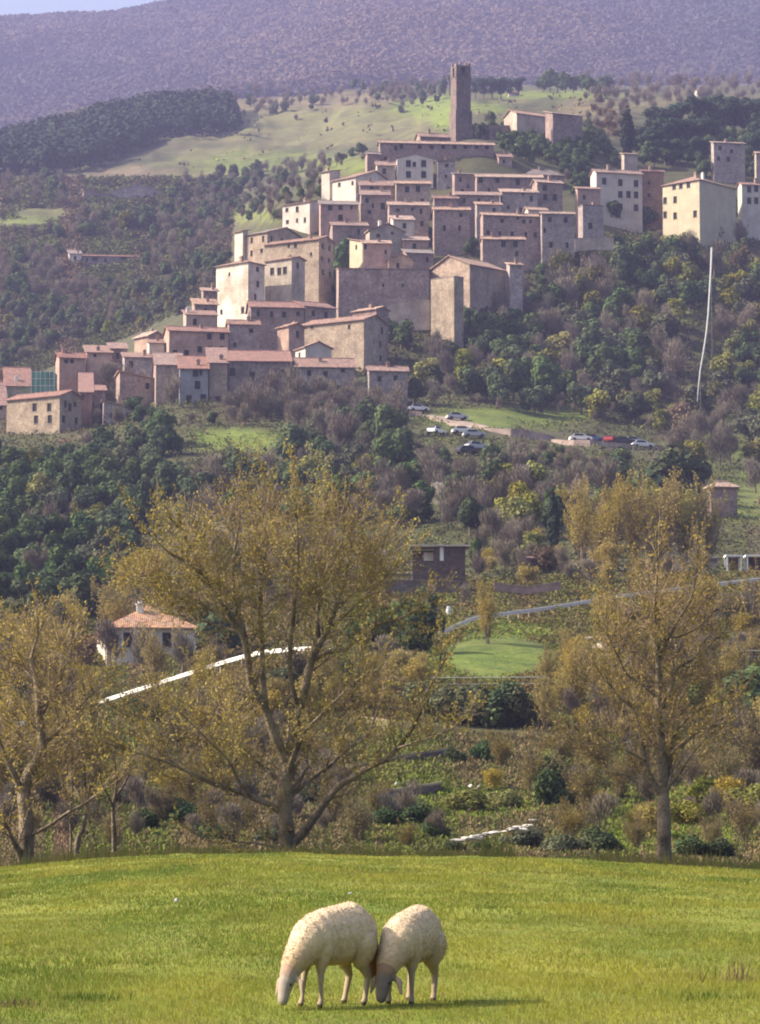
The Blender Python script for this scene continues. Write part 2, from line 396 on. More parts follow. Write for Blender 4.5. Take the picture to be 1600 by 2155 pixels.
def build_grass():
    """short grazed turf: one mesh of blades, thinning with distance"""
    Vs = []; Cs = []
    for (y0, y1, n, h, wd) in ((17.2, 24, 190000, .040, .006), (24, 36, 160000, .045, .010), (36, 58, 120000, .055, .018), (58, 84, 85000, .065, .028)):
        Y = y0 + (y1 - y0) * RNG.random(n); X = (RNG.random(n) - .5) * 2 * (Y * .136 + 3.6)
        keep = RNG.random(n) < .55 + .6 * (fbm(X / .7, Y / 1.6, 77, 3) > -.25); X = X[keep]; Y = Y[keep]; n = len(X)
        Z = mz(X, Y) - .004
        hh = .78 * h * (.5 + RNG.random(n)) * (1 + .35 * fbm(X / 1.3, Y / 6, 31, 3)); an = RNG.random(n) * 2 * np.pi
        ln = RNG.random(n) * .8 * hh; la = RNG.random(n) * 2 * np.pi
        dx = np.cos(an) * wd * .5; dy = np.sin(an) * wd * .5
        v = np.empty((n, 3, 3)); v[:, 0] = np.stack([X - dx, Y - dy, Z], -1); v[:, 1] = np.stack([X + dx, Y + dy, Z], -1)
        v[:, 2] = np.stack([X + np.cos(la) * ln, Y + np.sin(la) * ln, Z + hh], -1)
        p1 = np.clip(.5 + .55 * fbm(X / 1.4, Y / 7, 55, 5) + .5 * (RNG.random(n) - .5), 0, 1)[:, None]
        c = np.array([.12, .18, .028]) * (1 - p1) + np.array([.262, .265, .042]) * p1
        dry = (RNG.random(n) < .10 + .12 * (fbm(X / 1.2, Y / 2.2, 91, 3) > .35))[:, None]
        c = np.where(dry, np.array([.30, .25, .09]), c); c = c * (1 - .22 * np.clip(fbm(X / .5, Y / 2.6, 67, 3), 0, 1))[:, None]; lo_ = (RNG.random(n) < np.clip((18.9 - Y) / 1.2, 0, .6))[:, None]; c = np.where(lo_, np.array([.24, .19, .10]), c)
        Vs.append(v.reshape(-1, 3)); Cs.append(np.repeat(c, 3, 0))
    V = np.concatenate(Vs); C = np.concatenate(Cs)
    o = mesh_np('meadow_grass', V, [np.arange(len(V)).reshape(-1, 3)], [vcol('grass_blade', .35)], col=C)
    tag(o, 'short bright green grass covering the foreground meadow', 'grass', kind='stuff')
def ribbon(name, pts, width, mat, lift=.06, n=80, Ys=None, sub=4, side=None):
    """a road or path draped over the ground along picture points"""
    W3 = []
    for k, (px, py) in enumerate(pts):
        Y = Ys[k] if Ys else hit(px, py); p = P(px, py, Y); W3.append((p.x, Y))
    W3 = np.array(W3); d = np.concatenate([[0], np.cumsum(np.hypot(*np.diff(W3, axis=0).T))]); t = np.linspace(0, d[-1], n)
    x = np.interp(t, d, W3[:, 0]); y = np.interp(t, d, W3[:, 1]); tx = np.gradient(x); ty = np.gradient(y); L = np.hypot(tx, ty); tx /= L; ty /= L
    V = []
    for s in np.linspace(-.5, .5, sub + 1):
        ww = width * (1 + .12 * np.sin(t * .7)) * s
        V.append(np.stack([x - ty * ww, y + tx * ww, zf(x - ty * ww, y + tx * ww) + lift], -1))
    V = np.stack(V, 1); Z = V[:, :, 2]
    zc = Z.mean(axis=1) * .7 + Z.max(axis=1) * .3; zc = np.convolve(np.pad(zc, 9, mode='edge'), np.ones(19) / 19, 'valid'); V[:, :, 2] = zc[:, None]
    A0 = V[:, :1].copy(); B0 = V[:, -1:].copy(); A0[:, :, 2] -= width * .35; B0[:, :, 2] -= width * .35
    A0[:, 0, :2] += (V[:, 0, :2] - V[:, 1, :2]) * .8; B0[:, 0, :2] += (V[:, -1, :2] - V[:, -2, :2]) * .8
    V = np.concatenate([A0, V, B0], 1).reshape(-1, 3); sub += 2
    i = np.arange(n - 1)[:, None] * (sub + 1) + np.arange(sub)[None, :]
    Fq = np.stack([i, i + 1, i + sub + 2, i + sub + 1], -1).reshape(-1, 4)
    fm = np.zeros((n - 1, sub), int); fm[:, 0] = 1; fm[:, -1] = 1; o = mesh_np(name, V, [Fq], [mat, side or VERGE], smooth=False, fm=fm.ravel()); tag(o, kind='structure'); return o
# ------------------------------------------------------------------ foliage prototypes
def unit(n):
    v = RNG.normal(size=(n, 3)); return v / np.linalg.norm(v, axis=1, keepdims=True)
def leaf_faces(C, Nn, su, sv, up=None):
    """rhombic leaf clumps: centres C, normals Nn, half sizes su, sv"""
    n = len(C); Nn = Nn / np.maximum(np.linalg.norm(Nn, axis=1, keepdims=True), 1e-6)
    r = unit(n) if up is None else up + .35 * unit(n)
    U = np.cross(Nn, np.cross(r, Nn)); U /= np.maximum(np.linalg.norm(U, axis=1, keepdims=True), 1e-6); Vv = np.cross(Nn, U)
    su = np.asarray(su) * np.ones(n); sv = np.asarray(sv) * np.ones(n)
    U = U * su[:, None]; Vv = Vv * sv[:, None]
    v = np.stack([C - U, C + Vv * (.7 + .6 * RNG.random((n, 1))) - U * .2, C + U * (.7 + .5 * RNG.random((n, 1))), C - Vv * (.7 + .6 * RNG.random((n, 1))) + U * .2], 1)
    return v.reshape(-1, 3), np.arange(4 * n).reshape(-1, 4)
def blob_leaves(blobs, n, s, jit=.55, flat=1.):
    B = np.array(blobs, float); w = B[:, 3] ** 2; w /= w.sum(); k = RNG.choice(len(B), n, p=w)
    d = unit(n); rr = B[k, 3] * (.72 + .34 * RNG.random(n)); rr = np.where(RNG.random(n) < (.25 if jit < 1.4 else .75), rr * RNG.random(n) ** .4 * (1 if jit > 1.4 else .7), rr)
    Cc = B[k, :3] + d * rr[:, None] * np.array([1, 1, flat])
    Nn = d + jit * unit(n)
    sz = s * (.6 + .8 * RNG.random(n))
    return leaf_faces(Cc, Nn, sz, sz * .8)
def blobs_round(R, H, z0, k, rs=(.32, .5)):
    out = []
    for _ in range(k):
        d = Vector(unit(1)[0]); q = random.random() ** .5
        out.append((d.x * R * .68 * q, d.y * R * .68 * q, z0 + H * .5 + d.z * H * .36 * q, R * random.uniform(*rs)))
    out.append((0, 0, z0 + H * .5, R * .55)); return out
def trunk_mb(h, r, fork=3, spread=.5, mb=None, lean=.0):
    mb = mb or MB(); top = Vector((lean, 0, h * .5))
    mb.tube([(0, 0, -.8), (lean * .3, 0, h * .2), top], [r * 1.3, r, r * .75], 7)
    for i in range(fork):
        a = 2 * math.pi * (i + random.random() * .5) / fork; e = Vector((math.cos(a) * h * spread * .5, math.sin(a) * h * spread * .5, h * random.uniform(.75, .95)))
        mb.tube([top - Vector((0, 0, .1 * h)), top.lerp(e, .5) + Vector((0, 0, -.03 * h)), e], [r * .6, r * .4, r * .12], 5)
    return mb
BARK = None
def mats_flora():
    global BARK, FM
    BARK = plain('bark_grey_brown', (.17, .135, .105), .95, .3, 2.5)
    FM = dict(
     evergreen=foliage('leaf_evergreen', (.038, .068, .030), (.095, .135, .042)),
     pine=foliage('leaf_pine', (.026, .050, .034), (.045, .075, .040)),
     cypress=foliage('leaf_cypress', (.020, .034, .022), (.034, .052, .03)),
     olive=foliage('leaf_olive', (.085, .10, .055), (.12, .13, .075)),
     spring=foliage('leaf_spring', (.15, .17, .03), (.24, .225, .045)),
     rust=foliage('leaf_rust', (.14, .10, .06), (.20, .145, .08)),
     bare=foliage('twig_bare', (.135, .115, .09), (.215, .18, .14), trans=0, vval=.22),
     blossom=foliage('leaf_blossom', (.30, .27, .23), (.38, .34, .30)),
     budding=foliage('leaf_budding', (.29, .22, .055), (.40, .32, .08), trans=.3, vval=.12, vhue=.006),
     buddark=foliage('leaf_budding_olive', (.18, .15, .055), (.27, .21, .07), trans=.3, vval=.2, vhue=.01))
PROTO = {}
def two_mat(name, tv, lv, kind):
    """one mesh: bark (from MB) + leaves"""
    V = np.concatenate([np.array(tv.v, float), lv[0]]); b = len(tv.v)
    quads = [f for f in tv.f if len(f) == 4]; oth = {}
    for f in tv.f:
        if len(f) != 4: oth.setdefault(len(f), []).append(f)
    Fc = [np.array(quads)] + [np.array(v) for v in oth.values()] + [lv[1] + b]
    fm = np.concatenate([np.zeros(len(quads) + sum(len(v) for v in oth.values()), int), np.ones(len(lv[1]), int)])
    return mesh_np(name, V, Fc, [BARK, FM[kind]], fm=fm, noobj=True)
def bare_cloud(R, H, z0, n, L=.95, w=.035, leafn=0):
    """bare crown: fine upward twigs filling an uneven ball"""
    bl = blobs_round(R, H, z0, 7, (.35, .55)); B = np.array(bl); wt = B[:, 3] ** 2; wt /= wt.sum(); k = RNG.choice(len(B), n, p=wt)
    d = unit(n); C = B[k, :3] + d * (B[k, 3] * RNG.random(n) ** .45)[:, None]
    out = C - np.array([0, 0, z0 + H * .1]); out /= np.linalg.norm(out, axis=1, keepdims=True)
    up = out + np.array([0, 0, .5])
    Nn = np.cross(up, unit(n))
    return leaf_faces(C, Nn, L * .5 * (.6 + .8 * RNG.random(n)), w * (.7 + .6 * RNG.random(n)), up=up)
def cat2(a, b): return np.concatenate([a[0], b[0]]), np.concatenate([a[1], b[1] + len(a[0])])
def make_protos():
    mats_flora()
    def reg(k, me, h): PROTO.setdefault(k, []).append((me, h))
    for i in range(4):
        reg('evergreen', two_mat('evergreen_tree', trunk_mb(6, .22), blob_leaves(blobs_round(3.2, 6.2, .6, 9), 1700, .34), 'evergreen'), 7)
        reg('bare', two_mat('bare_tree', trunk_mb(7.5, .16, 5, .7), bare_cloud(3.3, 7, .8, 2300), 'bare'), 8)
        reg('budding_far', two_mat('budding_tree', trunk_mb(7.5, .16, 5, .6), cat2(bare_cloud(3.2, 7.2, .6, 1100), blob_leaves(blobs_round(3.3, 7.2, .6, 10), 900, .22, 1.2)), 'budding'), 8)
    for i in range(3):
        reg('spring', two_mat('leafing_tree', trunk_mb(6, .18, 4), blob_leaves(blobs_round(3., 6.2, .4, 10), 1500, .27, .8), 'spring'), 7)
        reg('olive', two_mat('olive_tree', trunk_mb(5, .2), blob_leaves(blobs_round(3., 5.2, .3, 10), 1500, .28, .8), 'olive'), 6)
        reg('pine', two_mat('pine_tree', trunk_mb(9, .3, 4, .6), blob_leaves([(random.uniform(-2.6, 2.6), random.uniform(-2.6, 2.6), random.uniform(6.2, 9.), random.uniform(1.2, 1.9)) for _ in range(12)] + [(0, 0, 8, 2.4), (0, 0, 4, 2.2), (1, 1, 5.5, 2)], 2200, .34, .5, .75), 'pine'), 10)
    for i in range(2):
        reg('rust', two_mat('brown_leaved_tree', trunk_mb(6, .16, 4), cat2(bare_cloud(3, 6, .5, 700), blob_leaves(blobs_round(3., 6., .4, 10), 1100, .25, .9)), 'rust'), 7)
        reg('blossom', two_mat('blossoming_tree', trunk_mb(5, .15, 4), cat2(bare_cloud(2.6, 5, .5, 900), blob_leaves(blobs_round(2.6, 5., .4, 9), 500, .2, 1)), 'blossom'), 6)
        bl = [(random.uniform(-.15, .15), random.uniform(-.15, .15), z, .95 * math.sin(min(1, (11.2 - z) / 5.5) * math.pi / 2) * (1 if z > 1.5 else .75)) for z in np.arange(.9, 11, .55)]
        reg('cypress', two_mat('cypress_tree', trunk_mb(2, .25, 0), blob_leaves(bl, 1800, .26, .5), 'cypress'), 11)
TREES = {}
def tree_at(kind, px, py, hpx, label, group=None, wf=1., Y=None, cat='tree', name=None, sink=.3):
    me, H = random.choice(PROTO[kind]); Yg = Y or hit(px, py); p = P(px, py, Yg)
    s = hpx / ppm(Yg) / H
    o = bpy.data.objects.new(name or me.name.split('.')[0], me); COL.objects.link(o)
    o.location = (p.x, Yg, zs(p.x, Yg) - sink * s); o.rotation_euler = (0, 0, random.random() * 6.28)
    o.scale = (s * wf * random.uniform(.9, 1.12), s * wf * random.uniform(.9, 1.12), s)
    tag(o, label, cat, group); TREES.setdefault(group, []).append(o); return o
NAMES = dict(evergreen='dense dark evergreen tree', bare='leafless greyish-brown tree', budding_far='ochre budding tree', spring='yellow-green leafing tree',
             olive='grey-green olive tree', pine='dark pine tree', rust='tree with rusty brown leaves', blossom='pale blossoming tree', cypress='slim dark cypress')
def inpoly(x, y, poly):
    c = False; j = len(poly) - 1
    for i in range(len(poly)):
        xi, yi = poly[i]; xj, yj = poly[j]
        if (yi > y) != (yj > y) and x < (xj - xi) * (y - yi) / (yj - yi) + xi: c = not c
        j = i
    return c
VB = [(0, 930), (14, 945), (130, 938), (172, 915), (285, 898), (330, 880), (480, 872), (600, 850), (745, 835), (860, 838), (885, 770), (905, 690), (970, 690), (985, 640), (1060, 612), (1105, 575), (1150, 535), (1210, 522), (1300, 505), (1390, 490), (1480, 492), (1560, 465), (1600, 450)]
def vbase(px): return float(np.interp(px, [q[0] for q in VB], [q[1] for q in VB]))
NOGO = []     # (poly, ) places kept free of trees: py of the crown span is tested
def region(poly, kinds, dx, dy, hr, where, top=None, jit=.45, wf=1., skip=0.):
    xs = [p[0] for p in poly]; ys = [p[1] for p in poly]; y = min(ys); row = 0; ks = list(kinds); ws = [kinds[k] for k in ks]
    while y < max(ys):
        x = min(xs) + (row % 2) * dx * .5
        while x < max(xs):
            px = x + random.uniform(-jit, jit) * dx; py = y + random.uniform(-jit, jit) * dy; x += dx
            if not inpoly(px, py, poly) or random.random() < skip: continue
            h = random.uniform(*hr)
            bad = False
            for (g, pl) in enumerate(NOGO):
                if any(inpoly(px + ox, py - h * f, pl) for f in (0., .45, .85) for ox in (-h * .25, h * .25)): bad = True; break
            if bad: continue
            if top is not None and py - h * .92 < top(px) - random.uniform(0, 10): h = py - (top(px) - 8)
            if h < hr[0] * .45: continue
            # clumps of one kind
            nz = float(vnoise(np.array([px / 90.]), np.array([py / 60.]), 3)[0]) * .5 + .5
            r = (random.random() * .42 + nz * .58); c = 0; k = ks[-1]; tot = sum(ws)
            r = min(.999, max(0, (r - .12) / .76))
            for kk, w in zip(ks, ws):
                c += w / tot
                if r < c: k = kk; break
            tree_at(k, px, py, h, NAMES[k] + ' ' + where, k.replace('_far', '') + ' trees ' + where, wf)
        y += dy; row += 1
# ------------------------------------------------------------------ tall near trees grown on limbs traced from the photograph
def rv(s): return Vector((random.uniform(-s, s), random.uniform(-s, s), random.uniform(-s, s)))
def grow(limbs, gap=.45, l1=(1.2, 2.4), up=.18, twig_gap=.22, leaf=.05, per=9, sub=(.5, 1.1), start=.25, droop=0., rmin=.012, leafden=1., ext=None):
    """limbs: list of (points, r0, r1) in metres -> MB of bark, leaf arrays"""
    mb = MB(); LC = []; LN = []
    def branch(p, d, L, r, lev):
        n = 4 if lev == 1 else 3; pts = [p.copy()]; d = d.normalized()
        for i in range(n):
            d = (d + Vector((0, 0, up)) + rv(.22)).normalized(); p = p + d * (L / n); pts.append(p.copy())
        mb.tube(pts, [max(rmin * .6, r * (1 - .8 * i / n)) for i in range(n + 1)], 4 if lev == 1 else 3, cap=False)
        if lev == 1:
            m = max(2, int(L / twig_gap))
            for j in range(m):
                t = (j + .6) / m * n; k = min(n - 1, int(t)); q = pts[k].lerp(pts[k + 1], t - k)
                dd = (pts[k + 1] - pts[k]).normalized(); side = dd.cross(rv(1)).normalized()
                branch(q, dd * .7 + side * random.uniform(.5, 1.) + Vector((0, 0, .2)), random.uniform(*sub) * (1 - .35 * j / m), rmin, 2)
        if lev == 2 or lev == 1:
            m = int((per if lev == 2 else per * .5) * leafden)
            for j in range(m):
                t = random.uniform(.2, 1) * n; k = min(n - 1, int(t)); q = pts[k].lerp(pts[k + 1], t - k) + rv(.09)
                LC.append(q[:]); LN.append((random.uniform(-1, 1), random.uniform(-1, 1), random.uniform(-.2, 1)))
    for (pts, r0, r1, *o) in limbs:
        pts = [Vector(p) for p in pts]; n = len(pts)
        # smooth the polyline
        q = []
        for i in range(n - 1):
            a = pts[max(i - 1, 0)]; b = pts[i]; c = pts[i + 1]; d = pts[min(i + 2, n - 1)]
            for t in (0, .34, .67):
                q.append(.5 * ((2 * b) + (c - a) * t + (2 * a - 5 * b + 4 * c - d) * t * t + (3 * b - a - 3 * c + d) * t ** 3))
        q.append(pts[-1]); m = len(q)
        mb.tube(q, [r0 + (r1 - r0) * (i / (m - 1)) ** .8 for i in range(m)], 8 if r0 > .06 else 5)
        st = o[0] if o else start; acc = 0; tot = sum((q[i + 1] - q[i]).length for i in range(m - 1)); s = 0; nxt = tot * st
        for i in range(m - 1):
            L = (q[i + 1] - q[i]).length
            while nxt < s + L and L > 0:
                t = (nxt - s) / L; p = q[i].lerp(q[i + 1], t); dd = (q[i + 1] - q[i]).normalized(); side = dd.cross(rv(1)).normalized()
                fr = nxt / tot
                branch(p, dd * .55 + side + Vector((0, 0, .25)), random.uniform(*l1) * (1.15 - .5 * fr), max(rmin * 1.4, r1 * .6), 1); nxt += gap * random.uniform(.6, 1.4)
            s += L
        d = (q[-1] - q[-2]).normalized()
        for _ in range(3): branch(q[-1], d + rv(.35), random.uniform(*l1), max(rmin * 1.4, r1 * .8), 1)
    C = np.array(LC); Nn = np.array(LN); sz = leaf * (.6 + .8 * RNG.random(len(C)))
    return mb, leaf_faces(C, Nn, sz, sz * .6)
_R0 = {}
def root0(name, base, label, cat, group):
    if label not in _R0: _R0[label] = tag(empty(name, base), label, cat, group)
    return _R0[label]
def big_tree(name, label, Y0, traced, lmat, cat='tree', group=None, dys=2., fill=None, **kw):
    b = traced[0][0][0]; base = P(b[0], b[1], Y0); base.z = min(base.z, mz(base.x, Y0) if Y0 < 84 else zs(base.x, Y0)) 
    limbs = []
    for (pl, r0, r1, *o) in traced:
        dy = o[0] if o else random.uniform(-dys, dys); s0 = o[1] if len(o) > 1 else 0.; pts = []
        for i, q in enumerate(pl):
            t = i / max(1, len(pl) - 1); pts.append(P(q[0], q[1], Y0 + s0 * (1 - t) + dy * t) - base)
        limbs.append((pts, r0, r1, o[2]) if len(o) > 2 else (pts, r0, r1))
    limbs[0][0][0] = limbs[0][0][0] - Vector((0, 0, 1.2))
    mb, lv = grow(limbs, **kw)
    if fill:
        B = []
        for (x, y, r) in fill[0]:
            q = P(x, y, Y0 + random.uniform(-1.2, 1.2)) - base; B.append((q.x, q.y, q.z, r / ppm(Y0) * random.uniform(.75, 1.2)))
        lf = blob_leaves(B, fill[1], .030, 1.5); Bn = np.array(B); n = fill[2]; wt = Bn[:, 3] ** 2; wt /= wt.sum(); kq = RNG.choice(len(B), n, p=wt); d = unit(n); Cc = Bn[kq, :3] + d * (Bn[kq, 3] * RNG.random(n) ** .5)[:, None]; up_ = d + np.array([0, 0, .7])
        tw = leaf_faces(Cc, np.cross(up_, unit(n)), .24 * (.5 + RNG.random(n)), .0085, up=up_)
        lv = cat2(lv, lf); mesh_np('twigs', tw[0], [tw[1]], [TWIG], parent=root0(name, base, label, cat, group))
    root = root0(name, base, label, cat, group)
    mb.build('trunk', NEARBARK, root, smooth=True)
    mesh_np('crown', lv[0], [lv[1]], [lmat], parent=root)
    return root
def shrub_proto(kind, H, nst, leafmat, spread=.35, **kw):
    limbs = []
    for i in range(nst):
        a = random.random() * 6.28; r = H * spread * random.uniform(.2, 1); top = Vector((math.cos(a) * r, math.sin(a) * r, H * random.uniform(.65, .92)))
        b = Vector((random.uniform(-.2, .2), random.uniform(-.2, .2), -.3)); m = b.lerp(top, .5) + rv(H * .05) + Vector((-math.cos(a) * r * .2, -math.sin(a) * r * .2, 0))
        limbs.append(([b, m, top], H * .012, H * .004))
    mb, lv = grow(limbs, **kw)
    lv = cat2(lv, blob_leaves(blobs_round(H * .36, H * .86, H * .16, 12), 2600, .055, 1.3))
    return mb, lv
# ------------------------------------------------------------------ houses
HM = {}
def mats_town():
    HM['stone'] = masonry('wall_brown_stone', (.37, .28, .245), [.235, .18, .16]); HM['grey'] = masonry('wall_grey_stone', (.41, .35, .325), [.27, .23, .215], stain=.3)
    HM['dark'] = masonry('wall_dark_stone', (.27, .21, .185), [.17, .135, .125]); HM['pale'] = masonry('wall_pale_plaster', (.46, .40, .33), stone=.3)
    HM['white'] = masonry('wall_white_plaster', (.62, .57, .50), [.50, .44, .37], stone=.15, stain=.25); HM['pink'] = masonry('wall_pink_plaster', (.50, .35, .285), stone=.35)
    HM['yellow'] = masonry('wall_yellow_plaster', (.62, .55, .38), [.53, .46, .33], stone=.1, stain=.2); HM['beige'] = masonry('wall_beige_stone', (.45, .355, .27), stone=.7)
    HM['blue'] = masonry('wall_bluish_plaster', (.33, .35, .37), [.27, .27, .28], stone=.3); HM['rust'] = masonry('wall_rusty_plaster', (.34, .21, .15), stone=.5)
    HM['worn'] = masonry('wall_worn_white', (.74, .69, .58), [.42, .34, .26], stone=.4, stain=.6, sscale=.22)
    HM['tower'] = masonry('tower_stone', (.20, .15, .135), [.13, .10, .095]); HM['rooforange'] = tiles('roof_orange_lichen', (.44, .24, .12), (.32, .20, .14)); HM['roof'] = tiles('roof_tiles', (.32, .20, .155), (.22, .15, .125)); HM['roofpink'] = tiles('roof_pale_tiles', (.44, .30, .22), (.31, .22, .17))
    HM['roofred'] = tiles('roof_red_tiles', (.31, .165, .125), (.21, .13, .11)); HM['roofgrey'] = tiles('roof_grey_tiles', (.25, .21, .19), (.19, .16, .145))
    HM['trim'] = plain('window_frame_stone', (.32, .28, .23), .9); HM['paleframe'] = plain('pale_window_frame', (.5, .46, .4), .8)
    m, nt, b = newmat('window_glass', .35); b.inputs['Base Color'].default_value = (.014, .015, .018, 1); b.inputs['Specular IOR Level'].default_value = .2; HM['glass'] = m
    HM['chim'] = masonry('chimney_brick', (.42, .30, .24), stone=.5); HM['chimwhite'] = plain('chimney_white', (.7, .68, .64), .8)
def face_with_holes(mb, p0, du, L, z0, z1, holes, nrm, depth=.22):
    """rectangular wall along du from p0, with recessed openings (u0,u1,v0,v1)"""
    us = sorted({0., L} | {q for h in holes for q in (h[0], h[1])}); vs = sorted({z0, z1} | {q for h in holes for q in (h[2], h[3])})
    def pt(u, z, o=0.): return (p0.x + du.x * u + nrm.x * o, p0.y + du.y * u + nrm.y * o, z)
    for i in range(len(us) - 1):
        for j in range(len(vs) - 1):
            cu = (us[i] + us[i + 1]) / 2; cv = (vs[j] + vs[j + 1]) / 2
            if any(h[0] < cu < h[1] and h[2] < cv < h[3] for h in holes): continue
            mb.add([pt(us[i], vs[j]), pt(us[i + 1], vs[j]), pt(us[i + 1], vs[j + 1]), pt(us[i], vs[j + 1])], [(0, 1, 2, 3)])
    for (a, b, c, d) in holes:
        for (x, y) in (((a, c), (b, c)), ((b, c), (b, d)), ((b, d), (a, d)), ((a, d), (a, c))):
            mb.add([pt(*x), pt(*y), pt(*y, -depth), pt(*x, -depth)], [(0, 1, 2, 3)])
def window(root, p0, du, nrm, h, big=False, frame='trim'):
    a, b, c, d = h; t = .09 if not big else .14; fr = MB()
    def pt(u, z, o): return (p0.x + du.x * u + nrm.x * o, p0.y + du.y * u + nrm.y * o, z)
    def bar(u0, u1, z0, z1, o0, o1):
        v = [pt(u0, z0, o0), pt(u1, z0, o0), pt(u1, z0, o1), pt(u0, z0, o1), pt(u0, z1, o0), pt(u1, z1, o0), pt(u1, z1, o1), pt(u0, z1, o1)]
        fr.add(v, [(0,1,2,3), (4,5,6,7), (0,1,5,4), (1,2,6,5), (2,3,7,6), (3,0,4,7)])
    bar(a - .04, b + .04, c - .10, c - .003, -.05, .08); bar(a + .003, a + t * .6, c + .003, d - .003, -.16, -.10); bar(b - t * .6, b - .003, c + .003, d - .003, -.16, -.10); bar(a + t * .6, b - t * .6, d - t * .6, d - .003, -.16, -.10)
    w = fr.build('window', HM[frame], root)
    g = MB(); g.add([pt(a, c, -.19), pt(b, c, -.19), pt(b, d, -.19), pt(a, d, -.19)], [(0, 1, 2, 3)]); g.build('pane', HM['glass'], w)
ALLH = {}; NOWIN = ('great_wall_building', 'buttress_house', 'turret_house', 'hilltop_farmhouse', 'hilltop_block', 'gabled_house', 'narrow_house', 'roof_block', 'tall_palace')
def house(label, xl, xc, xr, eave, base, th, roof='R', wall='stone', rf='roof', wR=(), wL=(), Y=None, dep=8., pitch=25., chim=(), wsz=(1.2, 1.65), cat='house', name='stone_house', over=.4, group=None, gwin=None, arched=False, key=None):
    Yc = Y or hit(xc, base); C = P(xc, base, Yc); ze = P(xc, eave, Yc).z; th = math.radians(th)
    dR = Vector((math.cos(th), math.sin(th), 0)); dL = Vector((-math.sin(th), math.cos(th), 0))
    def solve(px, py, d):
        dx, dy, dz = ray(px, py); k = dx / dy; return (k * C.y - C.x) / (d.x - k * d.y)
    my = (eave + base) / 2
    LR = solve(xr, my, dR) if xr is not None else dep
    LL = solve(xl, my, dL) if xl is not None and th > .02 else dep
    LR = max(1.2, min(LR, 60)); LL = max(1.2, min(LL, 40))
    z0 = min(C.z, min(zs(C.x + dR.x * a + dL.x * b, C.y + dR.y * a + dL.y * b) for a in (0, LR) for b in (0, LL))) - C.z - 1.0
    z0 = max(z0, -14); ze -= C.z
    root = empty(name, C, th); tag(root, label, cat, group)
    tn = math.tan(math.radians(pitch))
    def hgt(u, v):
        if roof == 'R': return (LL / 2 - abs(v - LL / 2)) * tn
        if roof == 'L': return (LR / 2 - abs(u - LR / 2)) * tn
        if roof == 'S': return v * tn
        if roof == 'T': return u * tn
        if roof == 'U': return (LR - u) * tn
        return 0.
    X, Yv = Vector((1, 0, 0)), Vector((0, 1, 0)); mb = MB(); O = Vector((0, 0, 0))
    def holes(ws, d, L, face):
        out = []
        for w in ws:
            wx, wy = w[0], w[1]; ww, wh = (w[2], w[3]) if len(w) > 3 else wsz
            s = solve(wx, wy, d); q = C + d * s; z = P(wx, wy, q.y).z - C.z
            u0, u1, v0, v1 = s - ww / 2, s + ww / 2, z - wh / 2, z + wh / 2
            if u0 < .15 or u1 > L - .15 or v1 > ze - .12 or v0 < z0 + .2:
                v1 = min(v1, ze - .15); v0 = min(v0, v1 - wh * .7); u0 = max(u0, .15); u1 = min(max(u1, u0 + .6), L - .15)
            if u1 - u0 < .3 or v1 - v0 < .3: continue
            if any(not (u1 < o[0] or u0 > o[1] or v1 < o[2] or v0 > o[3]) for o in out): continue
            out.append((u0, u1, v0, v1))
        return out
    hR = holes(wR, dR, LR, 'R'); hL = holes(wL, dL, LL, 'L')
    if cat in ('house', 'building') and name not in NOWIN and Yc > 500:
        for hs, L, pr in ((hR, LR, .72 if len(wR) < 3 else .2), (hL, LL, .5 if len(wL) < 2 and th > .3 else .0)):
            nc = int((L - .6) / 2.7); st = L / max(nc, 1)
            for rr in range(4):
                zt = ze - .75 - rr * 3.0
                if zt < 1.6: break
                for c in range(nc):
                    if random.random() > pr: continue
                    w = random.choice((.75, .9, 1.0)); h = random.choice((1.0, 1.3, 1.45)); u = (c + .5 + random.uniform(-.12, .12)) * st
                    q = (u - w / 2, u + w / 2, zt - h, zt)
                    if q[0] < .3 or q[1] > L - .3 or q[2] < z0 + .3 or any(not (q[1] + .3 < o_[0] or q[0] - .3 > o_[1] or q[3] + .3 < o_[2] or q[2] - .3 > o_[3]) for o_ in hs): continue
                    hs.append(q)
        if not chim and random.random() < .6: chim = [(None, random.uniform(.6, 1.1))]
    face_with_holes(mb, O, X, LR, z0, ze, hR, -Yv); face_with_holes(mb, O, Yv, LL, z0, ze, hL, -X)
    face_with_holes(mb, Yv * LL, X, LR, z0, ze, [], Yv); face_with_holes(mb, X * LR, Yv, LL, z0, ze, [], X)
    for (p, d, L) in ((O, X, LR), (Yv * LL, X, LR), (O, Yv, LL), (X * LR, Yv, LL)):
        top = [p + d * (L * t) for t in (0, .5, 1)]; hs = [hgt(q.x, q.y) for q in top]
        if max(hs) > .01:
            poly = [(p.x, p.y, ze), ((p + d * L).x, (p + d * L).y, ze)] + [(q.x, q.y, ze + h) for q, h in zip(reversed(top), reversed(hs)) if h > .01]
            if len(poly) >= 3: mb.add(poly, [tuple(range(len(poly)))])
    mb.build('wall', HM[wall], root)
    o = over; e = ze + .004; r = MB()
